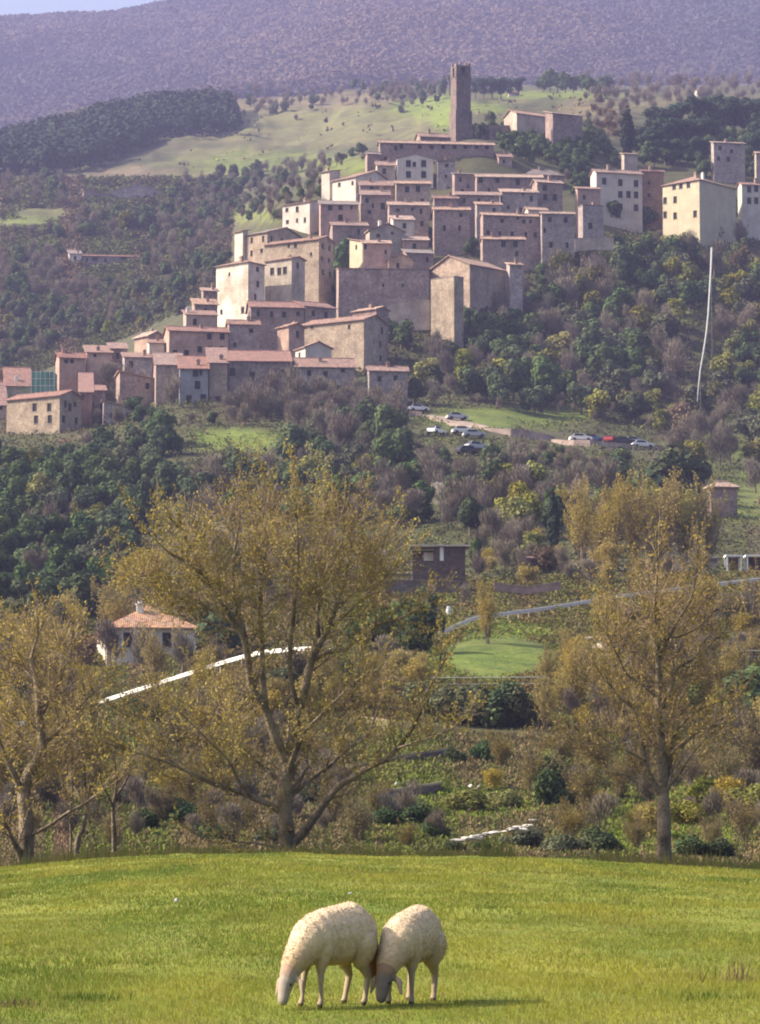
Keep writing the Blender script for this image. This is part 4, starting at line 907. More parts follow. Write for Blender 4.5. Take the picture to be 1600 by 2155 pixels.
# ------------------------------------------------------------------ sheep
def sheep(name, label, px, py, Y, yaw, S, pose, XS=.8):
    """pose: list of (p0, r0, p1, r1) capsules in metres, x forward; joined into one skin by a voxel remesh"""
    bm_v = []; bm_f = []
    ico = bpy.data.meshes.new('t'); import bmesh
    b = bmesh.new(); bmesh.ops.create_icosphere(b, subdivisions=2, radius=1.0); iv = np.array([v.co[:] for v in b.verts]); fi = np.array([[v.index for v in f.verts] for f in b.faces]); b.free()
    Vs = []; Fs = []; n0 = 0
    for cap in pose['caps']:
        p0, r0, p1, r1 = cap[:4]; sq = cap[4] if len(cap) > 4 else (1, 1, 1)
        p0 = np.array(p0); p1 = np.array(p1); L = np.linalg.norm(p1 - p0); k = max(2, int(L / (min(r0, r1) * .35)) + 1)
        for t in np.linspace(0, 1, k):
            Vs.append(iv * (r0 + (r1 - r0) * t) * np.array(sq) + p0 + (p1 - p0) * t); Fs.append(fi + n0); n0 += len(iv)
    o = mesh_np('t', np.concatenate(Vs), [np.concatenate(Fs)])
    r = o.modifiers.new('r', 'REMESH'); r.mode = 'VOXEL'; r.voxel_size = .0085; s = o.modifiers.new('s', 'SMOOTH'); s.iterations = 4; s.factor = .5
    dg = bpy.context.evaluated_depsgraph_get(); ev = o.evaluated_get(dg); me = bpy.data.meshes.new_from_object(ev)
    bpy.data.objects.remove(o)
    n = len(me.vertices); V = np.empty(n * 3, np.float32); me.vertices.foreach_get('co', V); V = V.reshape(-1, 3); Nn = np.empty(n * 3, np.float32); me.vertices.foreach_get('normal', Nn); Nn = Nn.reshape(-1, 3)
    def seg(V, a, b):
        a = np.array(a); b = np.array(b); t = np.clip(((V - a) @ (b - a)) / ((b - a) @ (b - a)), 0, 1); return np.linalg.norm(V - (a + t[:, None] * (b - a)), axis=1)
    hd = pose['head']; dh = seg(V, hd[0], hd[1])
    wool = np.clip((V[:, 2] - .27) / .05, 0, 1) * np.clip((dh - .085) / .03, 0, 1)
    nz = .6 * vnoise(V[:, 0] * 60 + V[:, 1] * 31, V[:, 2] * 60 - V[:, 1] * 40, 2) + .5 * vnoise(V[:, 0] * 18 + V[:, 1] * 11, V[:, 2] * 18 + V[:, 1] * 10, 8)
    V2 = V + Nn * (wool * (.006 + .0014 * nz))[:, None]
    me.vertices.foreach_set('co', V2.astype(np.float32).ravel())
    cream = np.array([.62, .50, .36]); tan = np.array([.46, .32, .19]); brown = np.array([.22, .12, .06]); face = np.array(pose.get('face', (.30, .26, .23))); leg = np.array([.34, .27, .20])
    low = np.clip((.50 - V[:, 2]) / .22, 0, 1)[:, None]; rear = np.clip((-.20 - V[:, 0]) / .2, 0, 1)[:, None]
    c = cream * (1 - .8 * low) + tan * .8 * low; c = c * (1 - .18 * low); c = c * (1 - .6 * rear * low) + np.array([.42, .24, .12]) * .6 * rear * low  # belly and rear: dirt, plus shade painted into the lower fleece
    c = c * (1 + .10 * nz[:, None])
    isleg = (V[:, 2] < .27) & (dh > .11); c = np.where(isleg[:, None], leg, c)
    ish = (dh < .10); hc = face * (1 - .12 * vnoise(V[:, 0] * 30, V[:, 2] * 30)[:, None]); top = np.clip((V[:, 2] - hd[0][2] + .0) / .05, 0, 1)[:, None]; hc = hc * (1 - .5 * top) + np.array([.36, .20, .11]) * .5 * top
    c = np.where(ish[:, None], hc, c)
    tl = pose['tail']; dt = seg(V, tl[0], tl[1]); c = np.where((dt < .05)[:, None] & (V[:, 2] < .42)[:, None], brown, c)
    hoof = V[:, 2] < .028; c = np.where((hoof & (dh > .1))[:, None], np.array([.08, .06, .05]), c)
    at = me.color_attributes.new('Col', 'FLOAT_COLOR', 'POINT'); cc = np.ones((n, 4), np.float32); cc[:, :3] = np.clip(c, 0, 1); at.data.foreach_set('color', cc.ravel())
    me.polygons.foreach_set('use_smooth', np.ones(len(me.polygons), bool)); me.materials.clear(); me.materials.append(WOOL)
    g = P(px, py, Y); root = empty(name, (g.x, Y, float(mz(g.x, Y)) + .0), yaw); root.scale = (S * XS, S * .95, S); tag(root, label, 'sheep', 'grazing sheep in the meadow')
    me.name = 'body'; bo = bpy.data.objects.new('body', me); link(bo, root)
    # fuzzy wool
    idx = np.where(wool > .8)[0]; k = RNG.choice(idx, min(len(idx), 9000)); p = V2[k]; nn = Nn[k] + .5 * unit(len(k)) + np.array([0, 0, -.35]); nn /= np.linalg.norm(nn, axis=1, keepdims=True)
    tg = np.cross(nn, unit(len(k))); tg /= np.linalg.norm(tg, axis=1, keepdims=True); w = .0035; h = .009 * (.5 + RNG.random(len(k)))[:, None]
    v = np.stack([p - tg * w, p + tg * w, p + nn * h], 1).reshape(-1, 3)
    mesh_np('fleece', v, [np.arange(len(v)).reshape(-1, 3)], [WOOL], parent=root, col=np.repeat(np.clip(c[k] * 1.05, 0, 1), 3, 0))
    for e in pose['eyes']:
        mb = MB(); b = bmesh.new(); bmesh.ops.create_icosphere(b, subdivisions=2, radius=.011); mb.add([v.co + Vector(e) for v in b.verts], [tuple(v.index for v in f.verts) for f in b.faces]); b.free(); mb.build('eye', EYE, root, smooth=True)
    return root
def sheep_pose(neck=0., headyaw=0., longtail=True, legs=((.21, .09, .0), (.21, -.09, .04), (-.30, .10, .0), (-.30, -.10, .03))):
    caps = [((-.24, 0, .500), .190, (.18, 0, .475), .172, (1, .95, 1)), ((-.22, 0, .555), .15, (.10, 0, .53), .135), ((-.33, 0, .49), .155, (-.2, 0, .48), .175),
            ((.18, 0, .45), .165, (.31, 0, .41), .13), ((-.1, 0, .44), .165, (.12, 0, .42), .15)]
    cy, sy = math.cos(headyaw), math.sin(headyaw)
    def hp(x, y, z): x0 = .34; dx = x - x0; return (x0 + dx * cy - y * sy, dx * sy + y * cy, z)
    caps += [((.26, 0, .46), .15, hp(.45, 0, .31), .098), (hp(.45, 0, .31), .098, hp(.52, 0, .235), .074)]
    caps += [(hp(.515, 0, .23), .072, hp(.565, 0, .145), .058), (hp(.565, 0, .145), .058, hp(.585, 0, .07), .046), (hp(.545, 0, .21), .05, hp(.57, 0, .17), .05)]
    for s in (-1, 1):
        caps.append((hp(.50, s * .055, .225), .020, hp(.495, s * .115, .175), .030, (.6, 1, 1))); caps.append((hp(.495, s * .115, .175), .030, hp(.505, s * .135, .095), .014, (.6, 1, 1)))
    for i, (x, y, dx) in enumerate(legs):
        if x > 0:
            caps += [((x - .03, y * .9, .40), .085, (x, y, .27), .042), ((x, y, .27), .034, (x + dx * .5 + .005, y, .165), .024), ((x + dx * .5 + .005, y, .165), .024, (x + dx, y, .05), .017), ((x + dx, y, .045), .024, (x + dx + .018, y, .018), .025)]
        else:
            caps += [((x + .03, y * .9, .42), .125, (x + .05, y, .31), .072), ((x + .05, y, .31), .062, (x - .035 + dx * .5, y, .20), .031), ((x - .035 + dx * .5, y, .20), .030, (x + dx, y, .05), .022), ((x + dx, y, .045), .025, (x + dx + .018, y, .018), .026)]
    t1 = (-.50, 0, .20 if longtail else .28)
    caps += [((-.44, 0, .50), .045, (-.50, 0, .40), .042), ((-.50, 0, .40), .042, t1, .034)]
    return dict(caps=caps, head=(hp(.53, 0, .215), hp(.60, 0, .06)), tail=((-.50, 0, .40), t1), eyes=[hp(.56, .058, .17), hp(.56, -.058, .17)])
# ------------------------------------------------------------------ cars
def car_proto(name, paint):
    r = empty(name); L, Wd = 4.1, 1.7; mb = MB(); hw = Wd / 2
    prof = [(-2.05, .35), (-2.05, .75), (-1.9, .92), (-1.05, 1.0), (1.25, .98), (1.95, .85), (2.05, .6), (2.05, .35)]
    k = len(prof); vs = [(x, -hw, z) for x, z in prof] + [(x, hw, z) for x, z in prof]; mb.add(vs, [tuple(range(k)), tuple(reversed(range(k, 2 * k)))] + [(i, (i + 1) % k, k + (i + 1) % k, k + i) for i in range(k)])
    cab0 = [(-1.75, .95), (1.0, .97)]; cab1 = [(-1.25, 1.42), (.35, 1.44)]; w1 = hw - .05; w2 = hw - .2
    mb.add([(cab0[0][0], -w1, .95), (cab0[1][0], -w1, .97), (cab0[1][0], w1, .97), (cab0[0][0], w1, .95), (cab1[0][0], -w2, 1.42), (cab1[1][0], -w2, 1.44), (cab1[1][0], w2, 1.44), (cab1[0][0], w2, 1.42)], [(4, 5, 6, 7), (0, 1, 5, 4), (1, 2, 6, 5), (2, 3, 7, 6), (3, 0, 4, 7)])
    mb.build('body', paint, r)
    def quad(nm, a, b, c, d, o):
        m = MB(); n = (Vector(b) - Vector(a)).cross(Vector(d) - Vector(a)).normalized() * o; m.add([Vector(q) + n for q in (a, b, c, d)] + [Vector(q) + n * .2 for q in (a, b, c, d)], [(0, 1, 2, 3), (0, 1, 5, 4), (2, 3, 7, 6)]); m.build(nm, HM['glass'], r)
    quad('windscreen', (.95, -w1 + .08, 1.0), (.95, w1 - .08, 1.0), (.42, w2 - .05, 1.4), (.42, -w2 + .05, 1.4), .02)
    quad('rear_window', (-1.68, w1 - .1, 1.0), (-1.68, -w1 + .1, 1.0), (-1.32, -w2 + .05, 1.38), (-1.32, w2 - .05, 1.38), .02)
    quad('side_window', (-1.4, -w1, 1.0), (.7, -w1, 1.0), (.25, -w2, 1.38), (-1.15, -w2, 1.38), .025); quad('side_window', (.7, w1, 1.0), (-1.4, w1, 1.0), (-1.15, w2, 1.38), (.25, w2, 1.38), .025)
    for x in (-1.3, 1.3):
        for y in (-hw + .02, hw - .02):
            m = MB(); m.tube([(x, y - .11, .32), (x, y + .11, .32)], .32, 12); m.build('wheel', TYRE, r)
    return r
def cars():
    paints = dict(silver=plain('car_silver', (.45, .47, .5), .3, .02), white=plain('car_white', (.75, .75, .75), .35, .02), blue=plain('car_blue', (.12, .17, .28), .3, .02), dark=plain('car_dark', (.04, .04, .05), .3, .02), red=plain('car_red', (.35, .05, .05), .3, .02))
    lst = [(880, 873, 'white', 20, 'white car alone at the left end of the hillside road'), (962, 889, 'silver', 15, 'silver-blue car parked at the bend under the green bank'), (918, 922, 'white', 60, 'small white car among the trees left of the bend'),
           (975, 921, 'white', 10, 'white car on the lower level below the silver-blue one'), (998, 924, 'silver', 10, 'silver car beside the white car on the lower level'), (985, 958, 'dark', 30, 'dark car in the shade at the lowest level under the bend'), (1002, 950, 'silver', 30, 'silver car tilted above the dark car at the lowest level'),
           (1222, 932, 'white', 8, 'first white car of the row on the road at the right'), (1246, 933, 'blue', 12, 'dark blue car in the shade right of the first white car'), (1286, 937, 'red', 70, 'red car with a sun glint in the middle of the right row'), (1312, 938, 'dark', 10, 'dark car between the red car and the silver one on the right'), (1334, 940, 'silver', 14, 'silver car near the right end of the row'), (1352, 945, 'white', 12, 'white car at the right end of the row next to the big dark pine')]
    protos = {}
    for (px, py, c, a, lab) in lst:
        first = c not in protos
        o = protos[c] if not first else car_proto('parked_car', paints[c]); 
        if first: protos[c] = o
        else: o = copy_tree(o)
        g = ground(px, py); o.location = (g.x, g.y, g.z + .12); o.rotation_euler = (0, 0, math.radians(a)); tag(o, lab, 'car', 'cars parked along the hillside road')
# ------------------------------------------------------------------ guard rails, shed, rubble, fences
RAILS = []
def guardrail(label, pts, Ys, mat):
    pp = np.array(pts, float); tt_ = np.linspace(0, len(pts) - 1, 60); ii = np.arange(len(pts)); pp = np.stack([np.interp(tt_, ii, pp[:, 0]), np.interp(tt_, ii, pp[:, 1])], -1)
    Yr = hits(pp[:, 0], pp[:, 1] + .66 * 6110 / np.interp(tt_, ii, Ys)); Y0_ = np.interp(tt_, ii, Ys); Yr = np.clip(Yr, Y0_ - 3, Y0_ + 3); kk = np.ones(21) / 21; Yr = Y0_ + np.convolve(np.pad(Yr - Y0_, 10, mode='edge'), kk, 'valid'); print('RAIL', label[:12], [round(float(P(a_, b_, c_).z - zs(P(a_, b_, c_).x, c_)), 1) for (a_, b_), c_ in list(zip(pp, Yr))[::6]])
    W3 = [P(a_, b_, c_) for (a_, b_), c_ in zip(pp, Yr)]; RAILS.append((pp, Yr)); base = W3[0].copy(); root = empty('guard_rail', base); tag(root, label, 'guard rail')
    d = [0]
    for a, b in zip(W3[:-1], W3[1:]): d.append(d[-1] + (b - a).length)
    n = int(d[-1] / 1.0) + 2; ts = np.linspace(0, d[-1], n); A = np.array([v[:] for v in W3])
    from_ = [np.interp(ts, d, A[:, i]) for i in range(3)]
    kern = np.array([1, 2, 3, 2, 1.]) / 9
    Q = np.stack([np.convolve(np.pad(q, 2, mode='edge'), kern, 'valid') for q in from_], -1); T = np.gradient(Q, axis=0); T /= np.linalg.norm(T, axis=1, keepdims=True)
    Nn = np.stack([T[:, 1], -T[:, 0], np.zeros(n)], -1); Nn /= np.linalg.norm(Nn, axis=1, keepdims=True)
    prof = [(-.17, .0), (-.13, .045), (-.06, .05), (0, .01), (.06, .05), (.13, .045), (.17, .0), (.17, -.012), (-.17, -.012)]
    k = len(prof); V = np.stack([Q + Nn * o - base[:] + np.array([0, 0, z]) for z, o in prof], 1).reshape(-1, 3)
    i = np.arange(n - 1)[:, None] * k + np.arange(k)[None, :]; j = np.arange(n - 1)[:, None] * k + ((np.arange(k) + 1) % k)[None, :]
    Fq = np.stack([i, j, j + k, i + k], -1).reshape(-1, 4); mesh_np('rail', V, [Fq], [mat], parent=root)
    m = MB(); s = 0; step = max(2, int(n / 40)); first = None
    for q in range(1, n, step):
        p = Vector(Q[q]) - base; gz = zs(Q[q][0], Q[q][1]) - base.z
        if first is None:
            mm = MB(); mm.box(-.05, .06, -1.1, .05, .14, .10); first = mm.build('post', HM['grey'], root); o = first
        else: o = first.copy(); COL.objects.link(o); o.parent = root
        o.location = p; o.rotation_euler = (0, 0, math.atan2(T[q][1], T[q][0]))
def rock(px, py, Y, s, mat, label, name='rock', group=None, flat=.6, rz=None):
    import bmesh
    b = bmesh.new(); bmesh.ops.create_icosphere(b, subdivisions=3, radius=1.); sd = random.random() * 90
    V = np.array([v.co[:] for v in b.verts]); V *= (1 + .28 * fbm(V[:, 0] * 1.3 + sd, V[:, 1] * 1.3 + V[:, 2] * 1.7, 4, 3))[:, None] * np.array([1, .7, flat]) * s
    fs = np.array([[v.index for v in f.verts] for f in b.faces]); b.free(); p = P(px, py, Y)
    o = mesh_np(name, V, [fs], [mat], smooth=False); o.location = p; o.rotation_euler = (0, 0, random.random() * 6) if rz is None else (0, -rz * .5, rz); tag(o, label, 'stone', group); return o
def small_things():
    wood = plain('weathered_wood', (.10, .075, .065), .9, .35, 2.); white = plain('white_paint', (.72, .72, .70), .7, .05); palewood = plain('pale_sheet_roof', (.50, .45, .40), .8, .15, 1.5)
    # wooden shed
    Y = 300; A = P(868, 1210, Y); r = empty('wooden_shed', A); tag(r, 'dark wooden shed with a pale flat roof and a white panel above the terrace', 'shed'); m = ppm(Y)
    w = 112 / m; h = (1210 - 1150) / m
    b = MB(); b.box(0, 0, -1.5, w, 4, h * .45); b.box(w * .42, .02, h * .453, w, 4, h); b.box(0, 2.2, h * .453, w * .418, 4, h * .92); b.build('wall', wood, r)
    b = MB(); b.box(-.3, -.5, h + .005, w + .5, 4.4, h + .16); ro = b.build('roof', palewood, r)
    b = MB(); b.box(w * .52, -.035, h * .5, w * .59, -.003, h * .98); b.build('white_post', white, r)
    b = MB(); b.box(w * .22, 2.13, h * .55, w * .41, 2.19, h * .85); b.build('white_panel', white, r)
    b = MB()
    for i in range(7): b.box(-2.2 + i * 1.2, -1.9, -1.6, -2.12 + i * 1.2, -1.82, .55)
    for z in (-.1, .4): b.box(-2.3, -1.8, z, 5.3, -1.74, z + .12)
    f = b.build('rail_fence', wood); f.location = P(868, 1212, Y - 1.5); f.name = 'wooden_fence'; tag(f, 'low dark wooden fence in front of the shed', 'fence')
    # white frames at the right edge
    for k, (x0, x1, lab) in enumerate(((1530, 1562, 'white square-framed open shelter left of its twin at the right edge'), (1572, 1612, 'white square-framed open shelter cut by the right edge'))):
        Y = 312; A = P(x0, 1212, Y); r = empty('white_shelter', A); tag(r, lab, 'shelter'); w = (x1 - x0) / ppm(Y); h = 45 / ppm(Y); d = 2.
        b = MB(); b.box(.1, d - .1, -.5, w - .1, d, h - .12); b.build('back_panel', wood, r)
        for (x, y) in ((0, 0), (w - .16, 0), (0, d - .16), (w - .16, d - .16)):
            b = MB(); b.box(x, y, -.6, x + .16, y + .16, h - .22); b.build('post', white, r)
        b = MB(); b.box(-.1, -.1, h - .215, w + .1, d + .1, h); b.build('roof', white, r)
    # green netted scaffold
    Y = 588; A = P(66, 815, Y); r = empty('green_netted_scaffold', A); tag(r, 'building wrapped in green scaffold netting behind the leftmost roof', 'scaffold'); w = 50 / ppm(Y); h = 33 / ppm(Y)
    mt, nt, bb = newmat('green_net', .8); mp = N(nt, 'ShaderNodeMapping'); mp.inputs['Scale'].default_value = (1.2, 1.2, .15); nt.links.new(coords(nt), mp.inputs[0]); nt.links.new(mixc(nt, noise(nt, 1.5, mp.outputs[0]), (.07, .20, .15), (.16, .36, .28)), bb.inputs['Base Color'])
    b = MB(); b.box(.08, .08, -3, w - .08, 4.9, h); b.build('net', mt, r)
    for i in range(6):
        b = MB(); b.box(i * w / 5.2, -.03, -3, i * w / 5.2 + .08, .05, h + .4); b.build('pole', GALV, r)
    for i in range(3):
        b = MB(); b.box(-.1, -.08, .3 + i * h * .45, w, -.035, .38 + i * h * .45); b.build('rail', GALV, r)
    # white stones of the stream bank
    pale = masonry('bleached_rock', (.62, .58, .52), stone=.2); palegrey = masonry('grey_bleached_rock', (.42, .41, .39), stone=.2); brown = masonry('bank_rock', (.28, .22, .17), stone=.4)
    st = [(966, 1769, 0.280, 'flat bleached boulder at the left tip of the white bank'), (984, 1765, 0.247, 'second bleached boulder from the left tip'), (1003, 1762, 0.297, 'broad slab-like bleached boulder in the left half of the bank'), (1022, 1756, 0.181, 'small bleached boulder right of the broad slab'), (1036, 1753, 0.247, 'bleached boulder in the middle of the bank'), (1060, 1750, 0.165, 'low bleached boulder right of the middle'), (1078, 1745, 0.231, 'bleached boulder in the right half of the bank'), (1096, 1745, 0.280, 'largest bleached boulder near the right end of the bank'), (1112, 1738, 0.198, 'bleached boulder just above the right end'), (1122, 1726, 0.141, 'small upright white stone at the right end of the bank')]
    for k, (x, y, s, lab) in enumerate(st): rock(x, y, 101 + (k % 3) * .3, s, pale if k % 3 else palegrey, lab, 'white_boulder', 'bleached boulders on the stream bank', random.uniform(.2, .42), random.uniform(-.2, .35))
    for (x, y, s, lab) in [(835, 1650, .13, 'small pale stone lying on the dark dry stone wall'), (865, 1656, .15, 'pale stone lower right on the dark wall'), (990, 1655, .15, 'left one of two white stones above the green hump'), (1008, 1656, .13, 'right one of two white stones above the green hump')]: rock(x, y, 150, s, pale, lab, 'pale_stone', 'pale stones on the stream bank', .7)
    # two little white things in the meadow
    g = P(372, 1896, 32); rock(372, 1895, 32, .026, palegrey, 'small pale mushroom-like stone in the grass left of the sheep', 'meadow_stone', None, .9)
    rock(738, 1880, 36, .02, palegrey, 'tiny white stone in the grass just above the left sheep', 'meadow_pebble', None, .7)
    rock(944, 1284, 252, .22, plain('white_sack', (.78, .78, .76), .8, .05), 'small upright white bundle among the bushes left of the upper guard rail', 'white_bundle', None, 1.9)
    house('low open-sided shed with a rusty flat roof right of the wooden shed', 1096, 1101, 1180, 1176, 1206, 8, 'S', 'dark', 'roofred', Y=318, pitch=8, dep=3, name='rusty_roofed_shed', cat='shed')
    house('tiny pale shed half hidden behind the whitewashed garden wall', 1372, 1376, 1408, 1168, 1200, 10, 'F', 'pale', 'roofgrey', Y=326, dep=2.5, name='garden_shed', cat='shed')
    house('grey block hut beside the white shelters', 1462, 1467, 1510, 1176, 1206, 10, 'S', 'grey', 'roofgrey', Y=322, pitch=8, dep=3, name='block_hut', cat='hut')
    # hut with white end wall
    house('low stone hut with a white tapering end wall below the guard rail', 1248, 1268, 1330, 1342, 1374, 40, 'T', 'white', 'roofgrey', Y=236, pitch=4, name='stone_hut', cat='hut')
    # pale pipe running down the slope on the right
    pts = [(1498, 522), (1497, 560), (1494, 610), (1491, 660), (1487, 700), (1481, 740), (1474, 780), (1470, 815), (1468, 845)]; Ys = np.interp([p[1] for p in pts], [522, 845], [612, 540])
    W3 = [P(x, y, Y) for (x, y), Y in zip(pts, Ys)]; r = empty('hillside_pipe', W3[-1]); tag(r, 'long pale pipe running straight down the wooded slope at the right', 'pipe')
    b = MB(); b.tube([q - W3[-1] for q in W3], [.22, .22, .20, .19, .18, .17, .14, .11, .08], 10); b.build('pipe', plain('pale_pipe', (.30, .32, .30), .7, .25), r, smooth=True)
    for q in W3[1:-2:5]:
        b = MB(); v = q - W3[-1]; b.box(v.x - .06, v.y - .05, zs(q.x, q.y) - W3[-1].z - .5, v.x + .06, v.y + .05, v.z - .1); b.build('support', HM['grey'], r)
    # thin wire across the middle
    wire = plain('fence_wire', (.35, .37, .36), .5, .05)
    for (pts, Y, lab) in (([(648, 1424), (800, 1427), (960, 1426), (1150, 1425)], 206, 'thin wire fence crossing the slope left of the green lawn'), ([(1540, 1368), (1620, 1370)], 230, 'short wire fence at the right edge below the guard rail')):
        A = P(*pts[0], Y); r = empty('wire_fence', A); tag(r, lab, 'wire fence'); b = MB(); q = [P(x, y, Y) - A for x, y in pts]; b.tube(q, .03, 5); b.tube([v - Vector((0, 0, .45)) for v in q], .02, 5); b.build('wire', wire, r)
        n = 7; 
        for i in range(n):
            t = i / (n - 1) * (len(q) - 1); k = min(int(t), len(q) - 2); v = q[k].lerp(q[k + 1], t - k); b = MB(); b.tube([v + Vector((0, .04, -1.6)), v + Vector((0, .04, .1))], .045, 6); b.build('post', wood, r)
    # far white specks on the mountain: a row of three huts and two more
    for (x, y, lab) in ((170, 200, 'left one of three white huts on the far mountainside'), (186, 205, 'middle one of three white huts on the far mountainside'), (203, 208, 'right one of three white huts on the far mountainside')):
        house(lab, x - 1, x + .5, x + 4, y - 3, y + 3, 12, 'F', 'white', 'chimwhite', Y=hit(x, y) - 14, dep=5, name='mountain_hut', cat='hut', over=0, group='white huts on the far mountain')
def undergrowth(name, label, polys, n, px_size, pal, hgt=1.2, k=3, elong=1.):
    """scrub covering the slope: leaf clumps spread evenly in the view of the photograph, on the ground"""
    xs = []; ys = []
    for poly in polys:
        a = np.array(poly); x0, y0 = a.min(0); x1, y1 = a.max(0); m = int(n * 1.6 / len(polys)); X = RNG.random(m) * (x1 - x0) + x0; Y = RNG.random(m) * (y1 - y0) + y0
        ok = np.array([inpoly(u, v, poly) for u, v in zip(X, Y)]); xs.append(X[ok]); ys.append(Y[ok])
    px = np.concatenate(xs); py = np.concatenate(ys); Y = hits(px, py); Y = Y + RNG.random(len(px)) * np.where(Y > 400, 4., 1.5)
    a, e = pseudo(px, py); X = (a - 800) / F * Y; Z = zf(X, Y); s = px_size / ppm(Y) * .5
    lawn = np.zeros(len(px), bool)
    for (cx, cy, rx, ry) in ((1045, 1388, 125, 42), (500, 922, 70, 11), (1580, 1050, 20, 20), (1080, 882, 150, 14), (980, 1543, 200, 14), (960, 886, 60, 9), (1010, 903, 70, 9), (1100, 919, 80, 8), (1200, 933, 80, 8), (1300, 942, 80, 8), (90, 455, 60, 12), (40, 475, 70, 10)): lawn |= ((px - cx) / rx) ** 2 + ((py - cy) / ry) ** 2 < 1
    lawn |= near_rail(px, py)
    px, py, X, Y, Z, s = (q[~lawn] for q in (px, py, X, Y, Z, s))
    pick = np.clip(.5 + .5 * fbm(X / (Y * .02), Y / (Y * .03), 44, 4) + .25 * (RNG.random(len(X)) - .5), 0, .999); idx = (pick * len(pal)).astype(int); C = np.array(pal)[idx] * (.75 + .5 * RNG.random((len(X), 1)))
    ge, te = cover(px, pseudo(px, py)[1], X, Y); gm = np.clip((ge - .35) * 2.2, 0, 1)[:, None] * (RNG.random((len(X), 1)) < .8); gc = np.array([.10, .17, .02]) * (1 - RNG.random((len(X), 1))) + np.array([.19, .23, .03]) * RNG.random((len(X), 1)); C = C * (1 - gm) + gc * gm; s = s * (1 - .35 * gm[:, 0])
    Cs = []; cc = []
    for q in range(k):
        d = unit(len(X)); Cs.append(np.stack([X, Y, Z], -1) + d * s[:, None] * 1.5 + np.array([0, 0, 1.]) * (RNG.random(len(X)) * hgt * s * 2)[:, None]); cc.append(C * (.85 + .3 * RNG.random((len(X), 1))))
    Cs = np.concatenate(Cs); cc = np.concatenate(cc); ss = np.tile(s, k) * (.6 + .8 * RNG.random(len(Cs)))
    V, Fq = leaf_faces(Cs, unit(len(Cs)) + np.array([0, -.3, .9]), ss * elong, ss * .7, up=np.array([[0, 0, 1.]]) if elong > 1.5 else None)
    o = mesh_np(name, V, [Fq], [VC], col=np.repeat(cc, 4, 0)); tag(o, label, 'undergrowth', kind='stuff')
def crown_mass(name, label, px, py, R, pal, squash=.9, k=5, leaf=.5, lift=.3):
    """a far wood that reads as one mass: every tree a small cloud of leaf clumps"""
    Y = hits(px, py); Y = Y + (RNG.random(len(px)) - .3) * np.where(Y > 1700, 34., 9.); a, e = pseudo(px, py); X = (a - 800) / F * Y; Z = zf(X, Y); n = len(X); Rr = R * (.65 + .7 * RNG.random(n))
    pick = np.clip(.5 + .5 * fbm(X / 420, Y / 420, 9, 5) + .3 * (RNG.random(n) - .5), 0, .999); C = np.array(pal)[(pick * len(pal)).astype(int)] * (.88 + .24 * RNG.random((n, 1)))
    d = unit(n * k); d[:, 2] = np.where(RNG.random(n * k) < .7, np.abs(d[:, 2]), d[:, 2]); Rk = np.repeat(Rr, k); ctr = np.repeat(np.stack([X, Y, Z + Rr * lift], -1), k, 0)
    V, Fq = leaf_faces(ctr + d * Rk[:, None] * np.array([1, 1, squash]) * (.75 + .3 * RNG.random((n * k, 1))), d + .5 * unit(n * k), leaf * Rk * (.6 + .8 * RNG.random(n * k)), leaf * Rk * .8)
    Ck = np.repeat(C, k, 0) * (.93 + .14 * RNG.random((n * k, 1)))
    o = mesh_np(name, V, [Fq], [VCM], col=np.repeat(Ck, 4, 0)); tag(o, label, 'woodland', kind='stuff')
# ================================================================== assemble
build_ground(); 
VC = vcol('scrub_leaves', .15); VCM = vcol('far_woodland', 0)
mats_town(); make_protos()
NEARBARK = None
m, nt, b = newmat('pale_tree_bark', .9); w = coords(nt); sx = N(nt, 'ShaderNodeSeparateXYZ'); nt.links.new(w, sx.inputs[0]); mr = N(nt, 'ShaderNodeMapRange'); mr.inputs[1].default_value = 1.5; mr.inputs[2].default_value = 5.5; nt.links.new(sx.outputs[2], mr.inputs[0]); hz = mr.outputs[0]; nt.links.new(mixc(nt, noise(nt, 1.6, w, 5, .65, .35, .62), (.085, .066, .042), (.30, .24, .175)), b.inputs['Base Color']); bump(nt, b, noise(nt, 12, w, 4), .03, 1); NEARBARK = m; TWIG = plain('fine_twigs', (.24, .175, .11), .9, .25, .8)
WOOL = vcol('sheep_wool', .0, 1.); EYE = plain('sheep_eye', (.02, .015, .01), .2); TYRE = plain('tyre', (.02, .02, .02), .8); GALV = plain('galvanised_steel', (.66, .66, .64), .45, .12, .7)
GALV.node_tree.nodes['Principled BSDF'].inputs['Metallic'].default_value = .0
RAIL_LIT = plain('rail_sunlit', (.82, .80, .76), .5, .06); RAIL_SHADED = plain('rail_shaded', (.70, .64, .60), .6, .08); VERGE = plain('grassy_verge', (.13, .115, .05), .95, .4, .9); asphalt = plain('road_asphalt', (.16, .15, .145), .9, .2, .8); dirt = plain('dirt_path', (.34, .26, .16), .95, .3, .7); gravel = plain('pale_gravel', (.30, .235, .19), .95, .2, .5)  # rail colours: left one brightened for sunlight, right one greyed for shade
if QUALITY_GRASS: build_grass()
build_town(); tower(); walls_misc(); small_things(); cars()
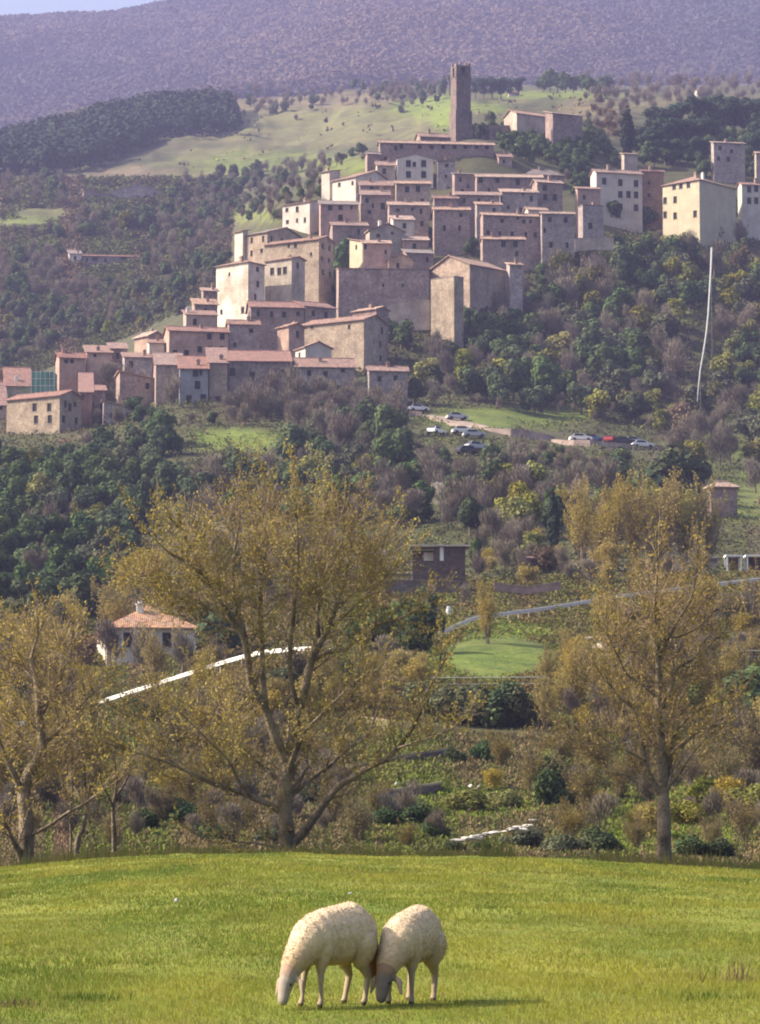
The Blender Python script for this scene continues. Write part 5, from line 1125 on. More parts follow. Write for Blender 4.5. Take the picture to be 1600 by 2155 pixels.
# roads and paths
ribbon('hillside_road', [(860, 872), (900, 874), (950, 886), (1010, 900), (1080, 914), (1160, 928), (1230, 938), (1300, 942), (1375, 946)], 5.6, gravel, .10, side=plain('road_bank_earth', (.23, .18, .15), .95, .35, .4))
ribbon('dirt_path', [(760, 1512), (830, 1528), (900, 1538), (1000, 1542), (1080, 1548), (1160, 1552), (1200, 1553)], 2.2, dirt, .1)
ribbon('field_track', [(190, 1690), (240, 1680), (290, 1672), (330, 1662)], 2., dirt, .08)
ribbon('right_track', [(1540, 1536), (1600, 1530), (1680, 1530)], 2., dirt, .1)
guardrail('bright galvanised guard rail sweeping up through the left half', [(203, 1480), (300, 1449), (400, 1417), (480, 1391), (550, 1373), (620, 1367), (705, 1364)], [236, 231, 225, 219, 213, 210, 206], RAIL_LIT)
guardrail('short bright end of a guard rail at the left edge', [(-60, 1532), (0, 1528), (76, 1521)], [188, 190, 192], RAIL_LIT)
guardrail('long greyish guard rail climbing gently across the right half', [(918, 1336), (960, 1318), (1000, 1300), (1150, 1281), (1300, 1256), (1450, 1237), (1600, 1219), (1680, 1212)], [250, 254, 258, 268, 280, 290, 300, 306], RAIL_SHADED)
# scrub is cleared along the rails
def near_rail(px, py):
    m = np.zeros(len(px), bool)
    for pp, _ in RAILS: r = np.interp(px, pp[:, 0], pp[:, 1], left=-999, right=-999); m |= (py > r - 3) & (py < r + 13)
    return m
# sheep
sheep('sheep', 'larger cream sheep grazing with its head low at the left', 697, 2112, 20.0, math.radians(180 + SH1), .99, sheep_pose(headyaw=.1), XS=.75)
sheep('sheep', 'smaller cream sheep grazing behind, its shaded face towards the camera', 863, 2106, 20.3, math.radians(180 + SH2), .945, dict(sheep_pose(headyaw=-.15, longtail=False), face=(.17, .14, .12)), XS=.70)  # darker face colour carries the shade on this head
sheep('sheep', 'far pale sheep grazing on the green slope below the guard rail', 1158, 1330, 246, math.radians(190), 1.25, sheep_pose(longtail=False))
# ---- vegetation
if VEG:
    NOGO += [[(860, 855), (960, 868), (1100, 885), (1200, 912), (1370, 915), (1372, 950), (1200, 940), (1060, 918), (1010, 935), (1015, 965), (960, 970), (950, 935), (905, 930), (860, 885)], [(390, 905), (590, 905), (590, 950), (390, 960)],
             [(1484, 1002), (1556, 1002), (1556, 1080), (1484, 1080)], [(850, 1130), (990, 1130), (990, 1225), (850, 1225)], [(205, 1268), (412, 1268), (412, 1410), (205, 1410)],
             [(1045, 1218), (1180, 1218), (1180, 1238), (1045, 1238)], [(1500, 1150), (1600, 1150), (1600, 1215), (1500, 1215)],
             [(135, 512), (298, 512), (298, 575), (135, 575)], [(160, 385), (355, 385), (355, 422), (160, 422)], [(122, 445), (155, 445), (155, 470), (122, 470)], [(1150, 1010), (1181, 1010), (1181, 1140), (1150, 1140)], [(1207, 1020), (1233, 1020), (1233, 1140), (1207, 1140)], [(925, 1340), (1165, 1340), (1165, 1430), (925, 1430)],
             [(1490, 515), (1504, 515), (1500, 700), (1478, 850), (1460, 850), (1476, 700)]]
    wood = dict
    # far side: the ridge, the pine plantation and the mountain woodland
    n = 130000; px = RNG.random(n) * 1900 - 150; py = RNG.random(n) ** .9 * 340 - 20; 
    keep = py < np.interp(px, [-150, 0, 200, 400, 600, 800, 1000, 1200, 1400, 1600, 1750], [330, 325, 275, 235, 228, 205, 195, 197, 198, 192, 192]) + 6; px = px[keep]; py = py[keep]; Yh = hits(px, py); keep = Yh > 1900; px = px[keep]; py = py[keep]
    crown_mass('mountain_woodland', 'leafless purplish woodland covering the far mountain', px, py, 3.4, [(.046, .050, .046), (.052, .048, .054), (.062, .054, .056), (.072, .058, .056), (.085, .066, .056), (.105, .078, .06)], squash=.6, k=6, leaf=.55)
    def sampl(n, poly):
        a = np.array(poly); x0, y0 = a.min(0); x1, y1 = a.max(0); X = RNG.random(n) * (x1 - x0) + x0; Y = RNG.random(n) * (y1 - y0) + y0; ok = np.array([inpoly(u, v, poly) for u, v in zip(X, Y)]); return X[ok], Y[ok]
    X, Y = sampl(4200, [(-60, 335), (0, 320), (120, 288), (240, 258), (330, 240), (480, 236), (490, 262), (505, 286), (430, 290), (350, 290), (320, 310), (260, 335), (180, 362), (60, 372), (-60, 380)])
    crown_mass('conifer_plantation', 'dark green conifer plantation on the hill at the upper left', X, Y, 3.1, [(.022, .04, .026), (.030, .05, .03), (.036, .054, .03), (.026, .042, .03)], squash=1.7, lift=1.6, k=60, leaf=.26)
    w1 = 'on the ridge right of the tower'
    for (x, y, h) in [(950, 203, 44), (962, 205, 46), (1000, 206, 42), (1018, 208, 44), (1036, 208, 46), (1054, 208, 46), (1072, 206, 42), (1092, 203, 40)]: tree_at('pine' if x > 960 else 'cypress', x, y, h, 'dark pine of the clump behind the tower', 'pines behind the tower', 1.1)
    for (x, y, h) in [(1143, 194, 50), (1158, 195, 52), (1174, 195, 50), (1190, 195, 48), (1207, 195, 42), (1224, 195, 50), (1240, 195, 46), (1256, 195, 40), (1270, 195, 44), (1284, 194, 38)]: tree_at('evergreen', x, y, h, 'dark round tree in the row on the ridge right of the tower', 'row of dark trees on the ridge', .8)
    for (x, y, h) in [(745, 193, 30), (765, 195, 26), (808, 195, 30), (822, 196, 26), (905, 200, 26), (912, 202, 22), (930, 204, 44)]: tree_at('evergreen', x, y, h, 'small dark tree standing on the ridge left of the tower', 'dark trees on the ridge', .7)
    region([(830, 185), (935, 195), (930, 225), (850, 222), (780, 205)], dict(bare=7, evergreen=3), 18, 10, (20, 34), 'on the ridge left of the tower')
    region([(470, 200), (560, 195), (720, 195), (740, 210), (600, 240), (520, 262), (470, 240)], dict(bare=6, olive=2, evergreen=2), 28, 14, (18, 32), 'at the top of the field', skip=.35)
    region([(520, 240), (740, 215), (880, 235), (800, 270), (560, 300), (500, 300)], dict(bare=5, olive=3), 60, 26, (12, 20), 'scattered over the sloping field', skip=.5)
    region([(1230, 170), (1600, 165), (1600, 215), (1340, 235), (1290, 330), (1230, 290)], dict(bare=8, rust=3, olive=1), 24, 13, (24, 38), 'behind the town at the upper right')
    region([(0, 375), (180, 372), (330, 400), (560, 362), (680, 372), (680, 400), (600, 400), (590, 450), (500, 470), (440, 480), (360, 440), (160, 440), (0, 430)], dict(bare=7, evergreen=2, olive=2), 32, 15, (24, 42), 'below the sloping field', skip=.08)
    region([(120, 430), (360, 425), (480, 470), (490, 560), (450, 600), (390, 660), (280, 700), (120, 740), (0, 800), (0, 560), (120, 540)], dict(bare=9, evergreen=5, olive=3, spring=2), 30, 17, (30, 50), 'in the woods left of the town')
    region([(0, 470), (120, 480), (120, 560), (0, 600)], dict(bare=6, olive=3, spring=1), 44, 26, (22, 36), 'among the fields at the left edge', skip=.3)
    # pines at the upper right, trees under the castle
    for (x, y, h) in [(1350, 330, 62), (1372, 345, 70), (1385, 300, 72), (1410, 330, 80), (1425, 290, 76), (1448, 330, 85), (1462, 285, 78), (1480, 330, 80), (1500, 280, 80), (1525, 290, 80), (1545, 285, 84), (1570, 290, 88), (1596, 295, 92), (1620, 300, 90), (1590, 345, 60), (1470, 350, 60), (1430, 352, 56), (1400, 350, 56)]: tree_at('pine', x, y, h, 'dense dark pine in the grove at the upper right', 'pines of the upper right grove', 1.15)
    for (x, y, h) in [(1500, 372, 50), (1522, 376, 44), (1545, 374, 46), (1565, 372, 50), (1590, 385, 44), (1480, 375, 44)]: tree_at('evergreen', x, y, h, 'dark tree at the foot of the tower-like house', 'dark trees at the foot of the tower-like house')
    tree_at('cypress', 1321, 325, 104, 'tall broad cypress standing apart left of the pine grove', None, 1.75); tree_at('bare', 1027, 262, 30, 'bare tree left of the white gable end', None); tree_at('evergreen', 1036, 262, 32, 'dark tree directly left of the white gable end', None, .8)
    tree_at('cypress', 1374, 262, 40, 'small pointed cypress rising over the pine grove', None)
    region([(985, 290), (1150, 275), (1235, 285), (1300, 330), (1290, 352), (1240, 352), (1240, 392), (1186, 392), (1186, 350), (1090, 350), (1060, 322), (1040, 300)], dict(evergreen=9, bare=2), 20, 10, (30, 46), 'on the castle slope')
    region([(1186, 350), (1245, 350), (1240, 400), (1215, 440), (1190, 440)], dict(evergreen=8), 22, 22, (30, 44), 'between the corner house and the tall palace')
    region([(1345, 320), (1640, 300), (1640, 350), (1500, 372), (1400, 362), (1345, 352)], dict(pine=5, evergreen=8), 26, 14, (40, 62), 'in the grove at the upper right')
    region([(1395, 440), (1550, 430), (1640, 440), (1640, 470), (1540, 480), (1400, 488)], dict(evergreen=6, bare=3), 30, 14, (30, 42), 'around the yellow villa', skip=.3)
    region([(700, 330), (770, 318), (765, 345), (690, 362), (640, 380)], dict(bare=6, olive=3), 24, 10, (14, 22), 'on the bank above the narrow white house')
    # small greens inside the town
    for (x, y, h, k, lab) in [(675, 610, 60, 'olive', 'yellow-green creeper bush against the fortress house'), (658, 600, 50, 'spring', 'yellowish bush at the foot of the fortress house'), (725, 610, 100, 'evergreen', 'dark tree in the gap right of the fortress house'), (735, 560, 60, 'evergreen', 'dark tree left of the yellow house'), (880, 500, 60, 'evergreen', 'dark ivy bush right of the broad stone house'),
                               (700, 645, 40, 'evergreen', 'dark bush beside the great brown wall'), (535, 640, 46, 'olive', 'bush right of the peeling white house'), (1165, 520, 44, 'evergreen', 'bush under the greenish grey house'), (1190, 540, 44, 'evergreen', 'dark bush below the greenish grey house'), (900, 505, 36, 'evergreen', 'ivy clump left of the windowless square house'), (960, 520, 30, 'evergreen', 'dark bush under the windowless square house'), (990, 545, 46, 'evergreen', 'dark bush right of the windowless square house'),
                               (318, 772, 32, 'evergreen', 'round dark bush between the mauve houses'), (155, 815, 44, 'evergreen', 'dark tree right of the green scaffold'), (230, 840, 80, 'bare', 'large bare tree before the lower left cluster'), (262, 850, 90, 'bare', 'bare tree over the low pale roof'), (295, 845, 70, 'bare', 'bare tree left of the low brown house'), (210, 800, 40, 'bare', 'bare shrub under the mauve house'),
                               (360, 870, 80, 'bare', 'bare tree in front of the low brown house'), (620, 870, 110, 'bare', 'bare tree before the dark-walled front house'), (560, 885, 110, 'bare', 'tall bare tree hiding the foot of the dark-walled house'), (665, 872, 90, 'bare', 'bare tree before the gabled front house'), (700, 870, 70, 'bare', 'bare tree right of the gabled front house foot'), (520, 880, 90, 'bare', 'bare tree at the dark-walled house corner'), (845, 740, 70, 'evergreen', 'ivy tree beside the large sunlit house'), (860, 700, 60, 'blossom', 'pale tree under the great wall'), (820, 730, 60, 'evergreen', 'dark tree at the shaded side of the large sunlit house'), (1395, 475, 60, 'evergreen', 'dark tree left of the yellow villa'), (1360, 482, 64, 'evergreen', 'dark tree under the reddish tall house'), (1330, 490, 50, 'bare', 'bare tree under the four-storey palace'), (1290, 480, 60, 'evergreen', 'dark tree left of the four-storey palace foot'), (1275, 450, 50, 'olive', 'olive-coloured tree before the four-storey palace'), (1562, 462, 50, 'evergreen', 'dark tree right of the yellow villa'), (1590, 470, 40, 'bare', 'bare tree under the white right-edge house')]: tree_at(k, x, y, h, lab, None)
    region([(478, 878), (600, 868), (760, 850), (860, 850), (870, 900), (740, 905), (600, 905), (478, 905)], dict(bare=10, olive=1), 30, 13, (46, 78), 'in front of the front row of houses')
    region([(180, 870), (330, 872), (330, 900), (190, 910)], dict(bare=7, evergreen=2), 28, 14, (40, 66), 'in front of the lower left cluster')
    region([(440, 372), (560, 362), (690, 345), (760, 325), (775, 345), (690, 362), (675, 470), (590, 490), (560, 470), (440, 470)], dict(bare=7, evergreen=3, olive=2), 26, 12, (22, 36), 'beside the uppermost houses')
    region([(500, 200), (740, 195), (940, 205), (900, 225), (740, 225), (640, 240), (520, 235)], dict(bare=7, evergreen=2, olive=2), 26, 11, (16, 28), 'along the top edge of the field', skip=.25)
    # slopes below the town
    region([(880, 700), (1000, 600), (1120, 540), (1250, 520), (1420, 490), (1600, 470), (1600, 560), (1430, 600), (1380, 640), (1370, 800), (1340, 900), (1200, 885), (1000, 865), (870, 860)], dict(spring=8, bare=6, evergreen=8, olive=6, rust=1), 40, 21, (56, 92), 'on the wooded slope right of the town', vbase)
    region([(1375, 640), (1430, 600), (1600, 560), (1650, 560), (1650, 960), (1480, 960), (1370, 930), (1360, 800)], dict(bare=10, olive=3, rust=2, spring=4, evergreen=3), 44, 25, (50, 90), 'on the far right slope')
    region([(-20, 945), (130, 945), (250, 905), (400, 880), (460, 905), (420, 1000), (330, 1100), (280, 1260), (140, 1290), (-20, 1300)], dict(olive=3, spring=2, evergreen=11, bare=4), 44, 22, (54, 92), 'on the slope below the leftmost houses', vbase)
    region([(400, 880), (600, 860), (860, 850), (900, 900), (900, 1000), (860, 1130), (560, 1130), (400, 1100), (420, 1000)], dict(bare=9, evergreen=7, spring=2, olive=2), 42, 20, (58, 104), 'on the slope below the front row', vbase)
    region([(900, 950), (1060, 935), (1200, 950), (1340, 960), (1340, 1150), (1180, 1180), (1000, 1150), (860, 1140), (880, 1000)], dict(spring=8, bare=9, evergreen=5, olive=2, blossom=1), 42, 20, (60, 106), 'below the hillside road')
    region([(880, 935), (1000, 985), (1180, 950), (1340, 965), (1340, 1040), (1180, 1040), (1000, 1050), (870, 1010)], dict(spring=7, bare=6, evergreen=4, olive=3), 25, 11, (28, 48), 'just below the hillside road')
    region([(380, 945), (600, 950), (600, 975), (380, 970)], dict(bare=6, evergreen=4, olive=2), 30, 12, (24, 38), 'under the green terrace')
    region([(1000, 820), (1370, 850), (1370, 905), (1200, 895), (1000, 870)], dict(bare=6, evergreen=3, rust=1), 34, 12, (22, 34), 'on the bank above the hillside road', skip=.3)
    region([(1340, 960), (1500, 960), (1650, 980), (1650, 1160), (1420, 1170), (1340, 1150)], dict(bare=5, spring=4, evergreen=3, rust=2), 46, 26, (60, 100), 'above the upper road at the right')
    region([(-20, 1300), (140, 1290), (280, 1250), (430, 1200), (600, 1180), (820, 1180), (820, 1240), (600, 1300), (420, 1300), (200, 1400), (-20, 1440)], dict(bare=8, budding_far=4, evergreen=4, olive=2), 74, 34, (80, 130), 'in the valley thicket at the left')
    region([(980, 1185), (1200, 1180), (1500, 1185), (1500, 1215), (1300, 1240), (1100, 1255), (990, 1262)], dict(bare=7, budding_far=4, rust=2), 60, 26, (50, 86), 'behind the upper guard rail', skip=.2)
    tree_at('cypress', 1165, 1162, 158, 'slim dark cypress, the taller of two at the valley edge', None, 1., Y=335); tree_at('cypress', 1220, 1155, 138, 'slim dark cypress, the shorter right one of the two', None, .95, Y=337)
    tree_at('blossom', 1090, 1085, 92, 'pale blossoming tree left of the two cypresses', None, 1.1, Y=420)
    for (x, y, h, wf) in [(1400, 1045, 130, 1.2), (1440, 1050, 120, 1.1)]: tree_at('evergreen', x, y, h, 'big dark evergreen at the right end of the car row', 'big dark evergreens right of the cars', wf, Y=430)
    tree_at('spring', 1120, 1155, 60, 'round bright green bush left of the cypresses', None, 1.2, Y=345)
    for (x, y) in ((945, 1140), (1002, 1140)): tree_at('evergreen', x, y, 56, 'small dark conical tree behind the wooden shed', 'dark small trees behind the shed', .7, Y=330)
    for (x, y, h) in [(850, 1375, 150), (800, 1368, 120), (885, 1380, 120), (760, 1372, 90), (1585, 1530, 150), (1560, 1500, 90), (30, 1520, 100), (470, 1390, 120), (440, 1360, 90)]: tree_at('evergreen', x, y, h, 'broad dark evergreen beside the valley road', 'evergreens beside the valley road', 1.1)
    # scrub on the ground
    brown = [(.105, .08, .06), (.13, .095, .065), (.085, .085, .038), (.115, .13, .038), (.07, .08, .032), (.15, .11, .065)]
    undergrowth('slope_undergrowth', 'low mixed scrub between the trees of the hillside', [[(0, 840), (330, 830), (900, 700), (1200, 520), (1600, 460), (1600, 1250), (0, 1300)], [(0, 380), (500, 380), (480, 600), (300, 700), (0, 820)]], 95000, 5.5, brown)
    undergrowth('field_scrub', 'brownish dry tufts dotting the upper field', [[(200, 385), (500, 260), (740, 190), (950, 200), (1300, 190), (1300, 330), (700, 360), (400, 400)]], 160, 9, [(.12, .09, .06), (.16, .12, .08), (.10, .11, .05)], 1.)
    undergrowth('valley_undergrowth', 'rough grass and brambles filling the valley floor', [[(-260, 1300), (900, 1230), (1860, 1200), (1860, 1560), (-260, 1560)]], 118000, 4.6, [(.19, .125, .05), (.15, .12, .04), (.19, .135, .05), (.12, .10, .04), (.15, .16, .035), (.17, .115, .065), (.21, .14, .06)], 1.4, 3, 1.4)
    undergrowth('bank_brambles', 'brown brambles and green weeds on the near stream bank', [[(-330, 1540), (1930, 1540), (1930, 1860), (-330, 1860)]], 150000, 5.2, [(.21, .145, .07), (.13, .14, .035), (.19, .14, .075), (.10, .10, .04), (.15, .18, .035), (.17, .12, .075)], 1.7, 3, 2.)
    # budding shrubs and small trees of the valley
    region([(985, 1060), (1230, 1090), (1235, 1215), (1200, 1240), (990, 1236), (985, 1130)], dict(bare=10, budding_far=3, rust=1, olive=1), 36, 18, (44, 74), 'in the thicket right of the wooden shed')
    region([(1240, 1150), (1520, 1160), (1520, 1210), (1240, 1225)], dict(bare=6, budding_far=4), 44, 20, (36, 60), 'among the tall ochre trees')
    region([(860, 1240), (1000, 1240), (1000, 1290), (930, 1310), (870, 1300)], dict(bare=7, evergreen=2, spring=1), 36, 20, (40, 64), 'under the edge wall of the shed')
    NOGO += [[(760, 1498), (1180, 1528), (1180, 1560), (760, 1540)], [(200, 1487), (400, 1424), (550, 1380), (705, 1370), (705, 1352), (550, 1362), (400, 1403), (200, 1468)], [(915, 1342), (1000, 1308), (1150, 1288), (1300, 1262), (1600, 1226), (1600, 1205), (1300, 1245), (1150, 1268), (1000, 1288), (915, 1325)],
             [(0, 1518), (80, 1512), (80, 1530), (0, 1536)], [(955, 1712), (1130, 1712), (1130, 1775), (955, 1780)], [(205, 1268), (412, 1268), (412, 1330), (205, 1330)], [(770, 1590), (950, 1580), (950, 1640), (770, 1650)], [(1135, 1295), (1185, 1295), (1185, 1335), (1135, 1335)], [(1245, 1335), (1290, 1335), (1290, 1375), (1245, 1375)]]
    region([(-200, 1400), (900, 1400), (900, 1500), (760, 1500), (600, 1560), (-200, 1580)], dict(bare=7, budding_far=6, rust=2, evergreen=2), 66, 34, (60, 110), 'in the left half of the valley floor')
    region([(1120, 1300), (1800, 1260), (1800, 1580), (1180, 1580), (1120, 1440)], dict(bare=7, budding_far=7, rust=3, evergreen=2), 66, 34, (60, 105), 'in the right half of the valley floor')
    region([(-280, 1590), (760, 1560), (1000, 1660), (1100, 1580), (1880, 1590), (1880, 1790), (-280, 1790)], dict(bare=10, budding_far=5, rust=1), 78, 40, (56, 100), 'on the near stream bank', wf=1.2)
    for (x, y, h) in [(232, 1412, 120), (300, 1425, 128), (385, 1420, 110)]: tree_at('bare', x, y, h, 'bare tree veiling the pale country house', 'bare trees before the country house')
    SP = []
    for i in range(5):
        mb, lv = shrub_proto('budding', 6, 7, None, .38, gap=.33, l1=(.9, 1.7), twig_gap=.22, sub=(.35, .7), per=5, leaf=.075, rmin=.014); km = FM['budding'] if i % 2 == 0 else FM['buddark']
        SP.append((mb.build('trunk', NEARBARK, noobj=True), mesh_np('crown', lv[0], [lv[1]], [km], noobj=True), 6.6))
    GP = []
    for i in range(3):
        V, Fq = blob_leaves(blobs_round(1.6, 2.2, -.2, 10), 3800, .10, .8); GP.append((mesh_np('green_bush', V, [Fq], [FM['spring' if i == 0 else 'olive' if i == 1 else 'evergreen']], noobj=True), 2.2))
    def bud(px, py, hpx, label, group, wf=1., Y=None, i=None):
        t, c, Hh = SP[i if i is not None else random.randrange(len(SP))]; Yg = Y or hit(px, py); p = P(px, py, Yg); s = hpx / ppm(Yg) / Hh
        r = empty('budding_tree', (p.x, Yg, zs(p.x, Yg) - .15), random.random() * 6.28); r.scale = (s * wf, s * wf, s); tag(r, label, 'tree', group)
        link(bpy.data.objects.new('trunk', t), r); link(bpy.data.objects.new('crown', c), r)
    for (x, y, h) in [(250, 1380, 170), (330, 1460, 150), (60, 1470, 190), (130, 1440, 160), (10, 1420, 140), (180, 1520, 120), (420, 1480, 120), (520, 1500, 110), (700, 1480, 110), (780, 1500, 100), (640, 1440, 80), (20, 1560, 130), (90, 1600, 140)]: bud(x, y, h, 'budding ochre tree in the left valley thicket', 'budding trees of the left valley')
    for (x, y, h) in [(1150, 1540, 130), (1200, 1500, 150), (1260, 1480, 140), (1300, 1530, 150), (1480, 1500, 150), (1540, 1470, 130), (1150, 1450, 90), (1200, 1400, 80), (1240, 1420, 80), (1350, 1420, 110), (1500, 1380, 90), (1580, 1400, 80), (1440, 1400, 100)]: bud(x, y, h, 'budding ochre tree in the right valley thicket', 'budding trees of the right valley')
    for (x, y, h) in [(1230, 1205, 190), (1290, 1208, 205), (1340, 1205, 200), (1395, 1205, 215), (1445, 1208, 205), (1490, 1200, 165), (1260, 1200, 150), (1370, 1212, 190)]: bud(x, y, h, 'tall ochre budding tree in the row behind the upper guard rail', 'tall ochre trees behind the upper guard rail', .8, Y=322 + random.random() * 12, i=random.choice((0, 2, 4)))
    for (x, y, h) in [(180, 1690, 190), (100, 1700, 200), (20, 1720, 220), (300, 1660, 120), (350, 1740, 110), (440, 1760, 90), (520, 1760, 100), (700, 1740, 120), (760, 1780, 130), (790, 1720, 90), (1130, 1700, 150), (1180, 1650, 150), (1240, 1720, 140), (1200, 1780, 110), (1300, 1690, 120), (1480, 1640, 130), (1540, 1690, 150), (1590, 1650, 180), (1570, 1780, 120), (1500, 1790, 90), (660, 1620, 90), (900, 1560, 60), (1080, 1790, 70), (860, 1790, 70), (240, 1790, 90), (400, 1700, 110), (1340, 1790, 90), (1060, 1620, 90)]: bud(x, y, h, 'leafless brown shrub with ochre buds on the near bank', 'budding shrubs of the near bank', 1.15, i=random.choice((1, 3)))
    bud(1028, 1378, 138, 'small rounded yellow-green tree on a dark trunk above the green lawn', None, .8, Y=238, i=0)
    def bush(px, py, hpx, label, k, wf=1.3, group=None):
        me, Hh = GP[k]; Yg = hit(px, py); p = P(px, py, Yg); s = hpx / ppm(Yg) / Hh; o = bpy.data.objects.new('green_bush', me); COL.objects.link(o); o.location = (p.x, Yg, zs(p.x, Yg) - .05); o.rotation_euler = (0, 0, random.random() * 6); o.scale = (s * wf, s * wf, s); tag(o, label, 'bush', group)
    for (x, y, h, k, wf) in [(985, 1712, 48, 0, 1.7), (1060, 1705, 40, 0, 1.6), (900, 1730, 40, 0, 1.5), (920, 1775, 40, 2, 1.3), (960, 1800, 34, 2, 1.5), (1020, 1795, 30, 2, 1.5), (1150, 1700, 110, 2, .7), (1160, 1650, 70, 0, .9), (1100, 1785, 50, 1, 1.4), (1180, 1800, 50, 1, 1.5), (1260, 1800, 60, 2, 1.3), (1460, 1810, 56, 2, 1.3), (1520, 1815, 50, 2, 1.4), (380, 1740, 60, 2, 1.4), (310, 1750, 50, 2, 1.3), (280, 1700, 50, 1, 1.2), (450, 1780, 50, 2, 1.5), (560, 1780, 40, 1, 1.3), (820, 1745, 50, 2, 1.3), (870, 1740, 54, 2, 1.3), (1010, 1608, 52, 2, .9), (1050, 1600, 44, 2, .9), (960, 1612, 40, 2, 1.), (1050, 1526, 92, 2, 1.), (1000, 1522, 88, 1, 1.), (1095, 1528, 96, 2, .9), (950, 1518, 80, 1, 1.), (900, 1506, 72, 1, 1.1), (1025, 1528, 84, 2, .9), (1075, 1526, 90, 1, .8), (1500, 1700, 60, 0, 1.4), (1580, 1720, 60, 0, 1.4), (1440, 1740, 50, 0, 1.5), (1240, 1660, 50, 0, 1.2), (680, 1480, 60, 2, 1.2), (740, 1450, 60, 2, 1.2), (600, 1460, 50, 1, 1.2), (300, 1530, 60, 2, 1.2), (20, 1490, 90, 2, 1.), (50, 1640, 50, 2, 1.3), (640, 1700, 60, 1, 1.2)]:
        bush(x, y, h, ['yellow-green rounded bush', 'grey-green straggly bush', 'dark green dense bush'][k] + ' on the valley banks', k, wf, ['yellow-green bushes', 'grey-green bushes', 'dark green bushes'][k] + ' of the valley banks')
    # the big near trees, limbs traced
    bigleaf = FM['budding']
    T = [([(615, 1806), (604, 1750), (598, 1700), (603, 1640), (607, 1600)], .27, .20, 0, 0, .75),
         ([(605, 1610), (590, 1575), (575, 1540), (556, 1485), (530, 1446), (520, 1372), (508, 1331), (487, 1300), (470, 1262), (448, 1220), (425, 1170), (400, 1110)], .17, .05, -1.2, 0, .3),
         ([(520, 1372), (512, 1320), (500, 1290), (494, 1244), (490, 1190), (492, 1130), (500, 1070), (505, 1030)], .09, .03, .8, -.6, .15), ([(607, 1600), (618, 1570), (628, 1508), (644, 1442), (655, 1392), (672, 1355), (686, 1335), (697, 1300), (706, 1269), (716, 1230), (727, 1195), (735, 1130), (742, 1080)], .17, .04, 1.2, 0, .35),
         ([(655, 1392), (690, 1372), (728, 1366), (760, 1335), (790, 1312), (817, 1302), (850, 1290)], .09, .03, -1.5, .5, .3), ([(560, 1490), (553, 1420), (552, 1351), (549, 1290), (549, 1227), (556, 1150), (562, 1090), (570, 1030)], .10, .03, .6, -.4, .3),
         ([(672, 1355), (668, 1300), (673, 1250), (680, 1200), (690, 1150), (690, 1090), (680, 1030)], .08, .025, 2., .6, .1), ([(632, 1500), (612, 1430), (612, 1350), (618, 1280), (625, 1200), (628, 1120), (625, 1040)], .09, .03, -1.8, .3, .3),
         ([(425, 1178), (395, 1150), (355, 1120), (330, 1090)], .05, .02, -2.5, -1., .1), ([(487, 1302), (430, 1260), (380, 1225), (330, 1200), (290, 1185)], .07, .025, .8, -.6, .1), ([(508, 1331), (450, 1310), (400, 1290), (350, 1270)], .05, .02, 2., -.5, .2), ([(706, 1269), (750, 1220), (785, 1170), (800, 1120)], .06, .02, 2., .8, .1), ([(690, 1330), (740, 1270), (780, 1220), (810, 1190)], .06, .02, -.8, .8, .2), ([(600, 1590), (640, 1540), (690, 1490), (740, 1440)], .06, .02, -2., 0, .2),
         ([(612, 1780), (640, 1750), (665, 1716), (702, 1665), (735, 1640), (776, 1615), (808, 1600), (838, 1574), (867, 1533), (885, 1500), (900, 1454), (925, 1410)], .15, .035, -2.2, 0, .25), ([(601, 1690), (628, 1661), (665, 1632), (694, 1611), (735, 1574), (770, 1550), (790, 1510)], .09, .03, 2., 0, .2), ([(838, 1574), (880, 1560), (930, 1545)], .04, .02, -3, -2.2, .1),
         ([(598, 1715), (570, 1695), (529, 1677), (490, 1662), (446, 1648), (420, 1635), (384, 1619), (340, 1600), (281, 1582)], .12, .03, -1.4, 0, .3), ([(529, 1677), (500, 1640), (480, 1600), (440, 1560), (400, 1520)], .06, .02, -2.5, -.6, .1), ([(384, 1619), (350, 1590), (320, 1550), (290, 1520)], .04, .02, 0, -1.2, .1), ([(598, 1650), (560, 1620), (520, 1580), (490, 1540), (470, 1490)], .07, .02, 1.5, 0, .2), ([(612, 1795), (585, 1785), (540, 1775), (500, 1772)], .06, .02, -1., 0, .2)]
    T = [([(x, y if y > 1330 else 1330 - (1330 - y) * .80) for x, y in q[0]],) + tuple(q[1:]) for q in T]
    big_tree('budding_tree', 'big many-stemmed budding tree with pale upper limbs, left of centre', 87, T, bigleaf, fill=([(330,1190,80),(395,1120,85),(475,1085,85),(555,1070,80),(635,1070,85),(715,1095,85),(785,1145,75),(800,1210,55),(300,1200,50),(420,1200,95),(540,1180,105),(660,1190,105),(350,1260,60),(740,1230,70),(400,1550,90),(330,1480,70),(480,1490,80),(700,1500,80),(620,1560,70),(450,1620,60),(760,1420,60),(540,1600,55)], 12000, 8000), gap=.27, l1=(1.1, 2.2), twig_gap=.17, sub=(.45, .95), per=9, leaf=.044, rmin=.011)
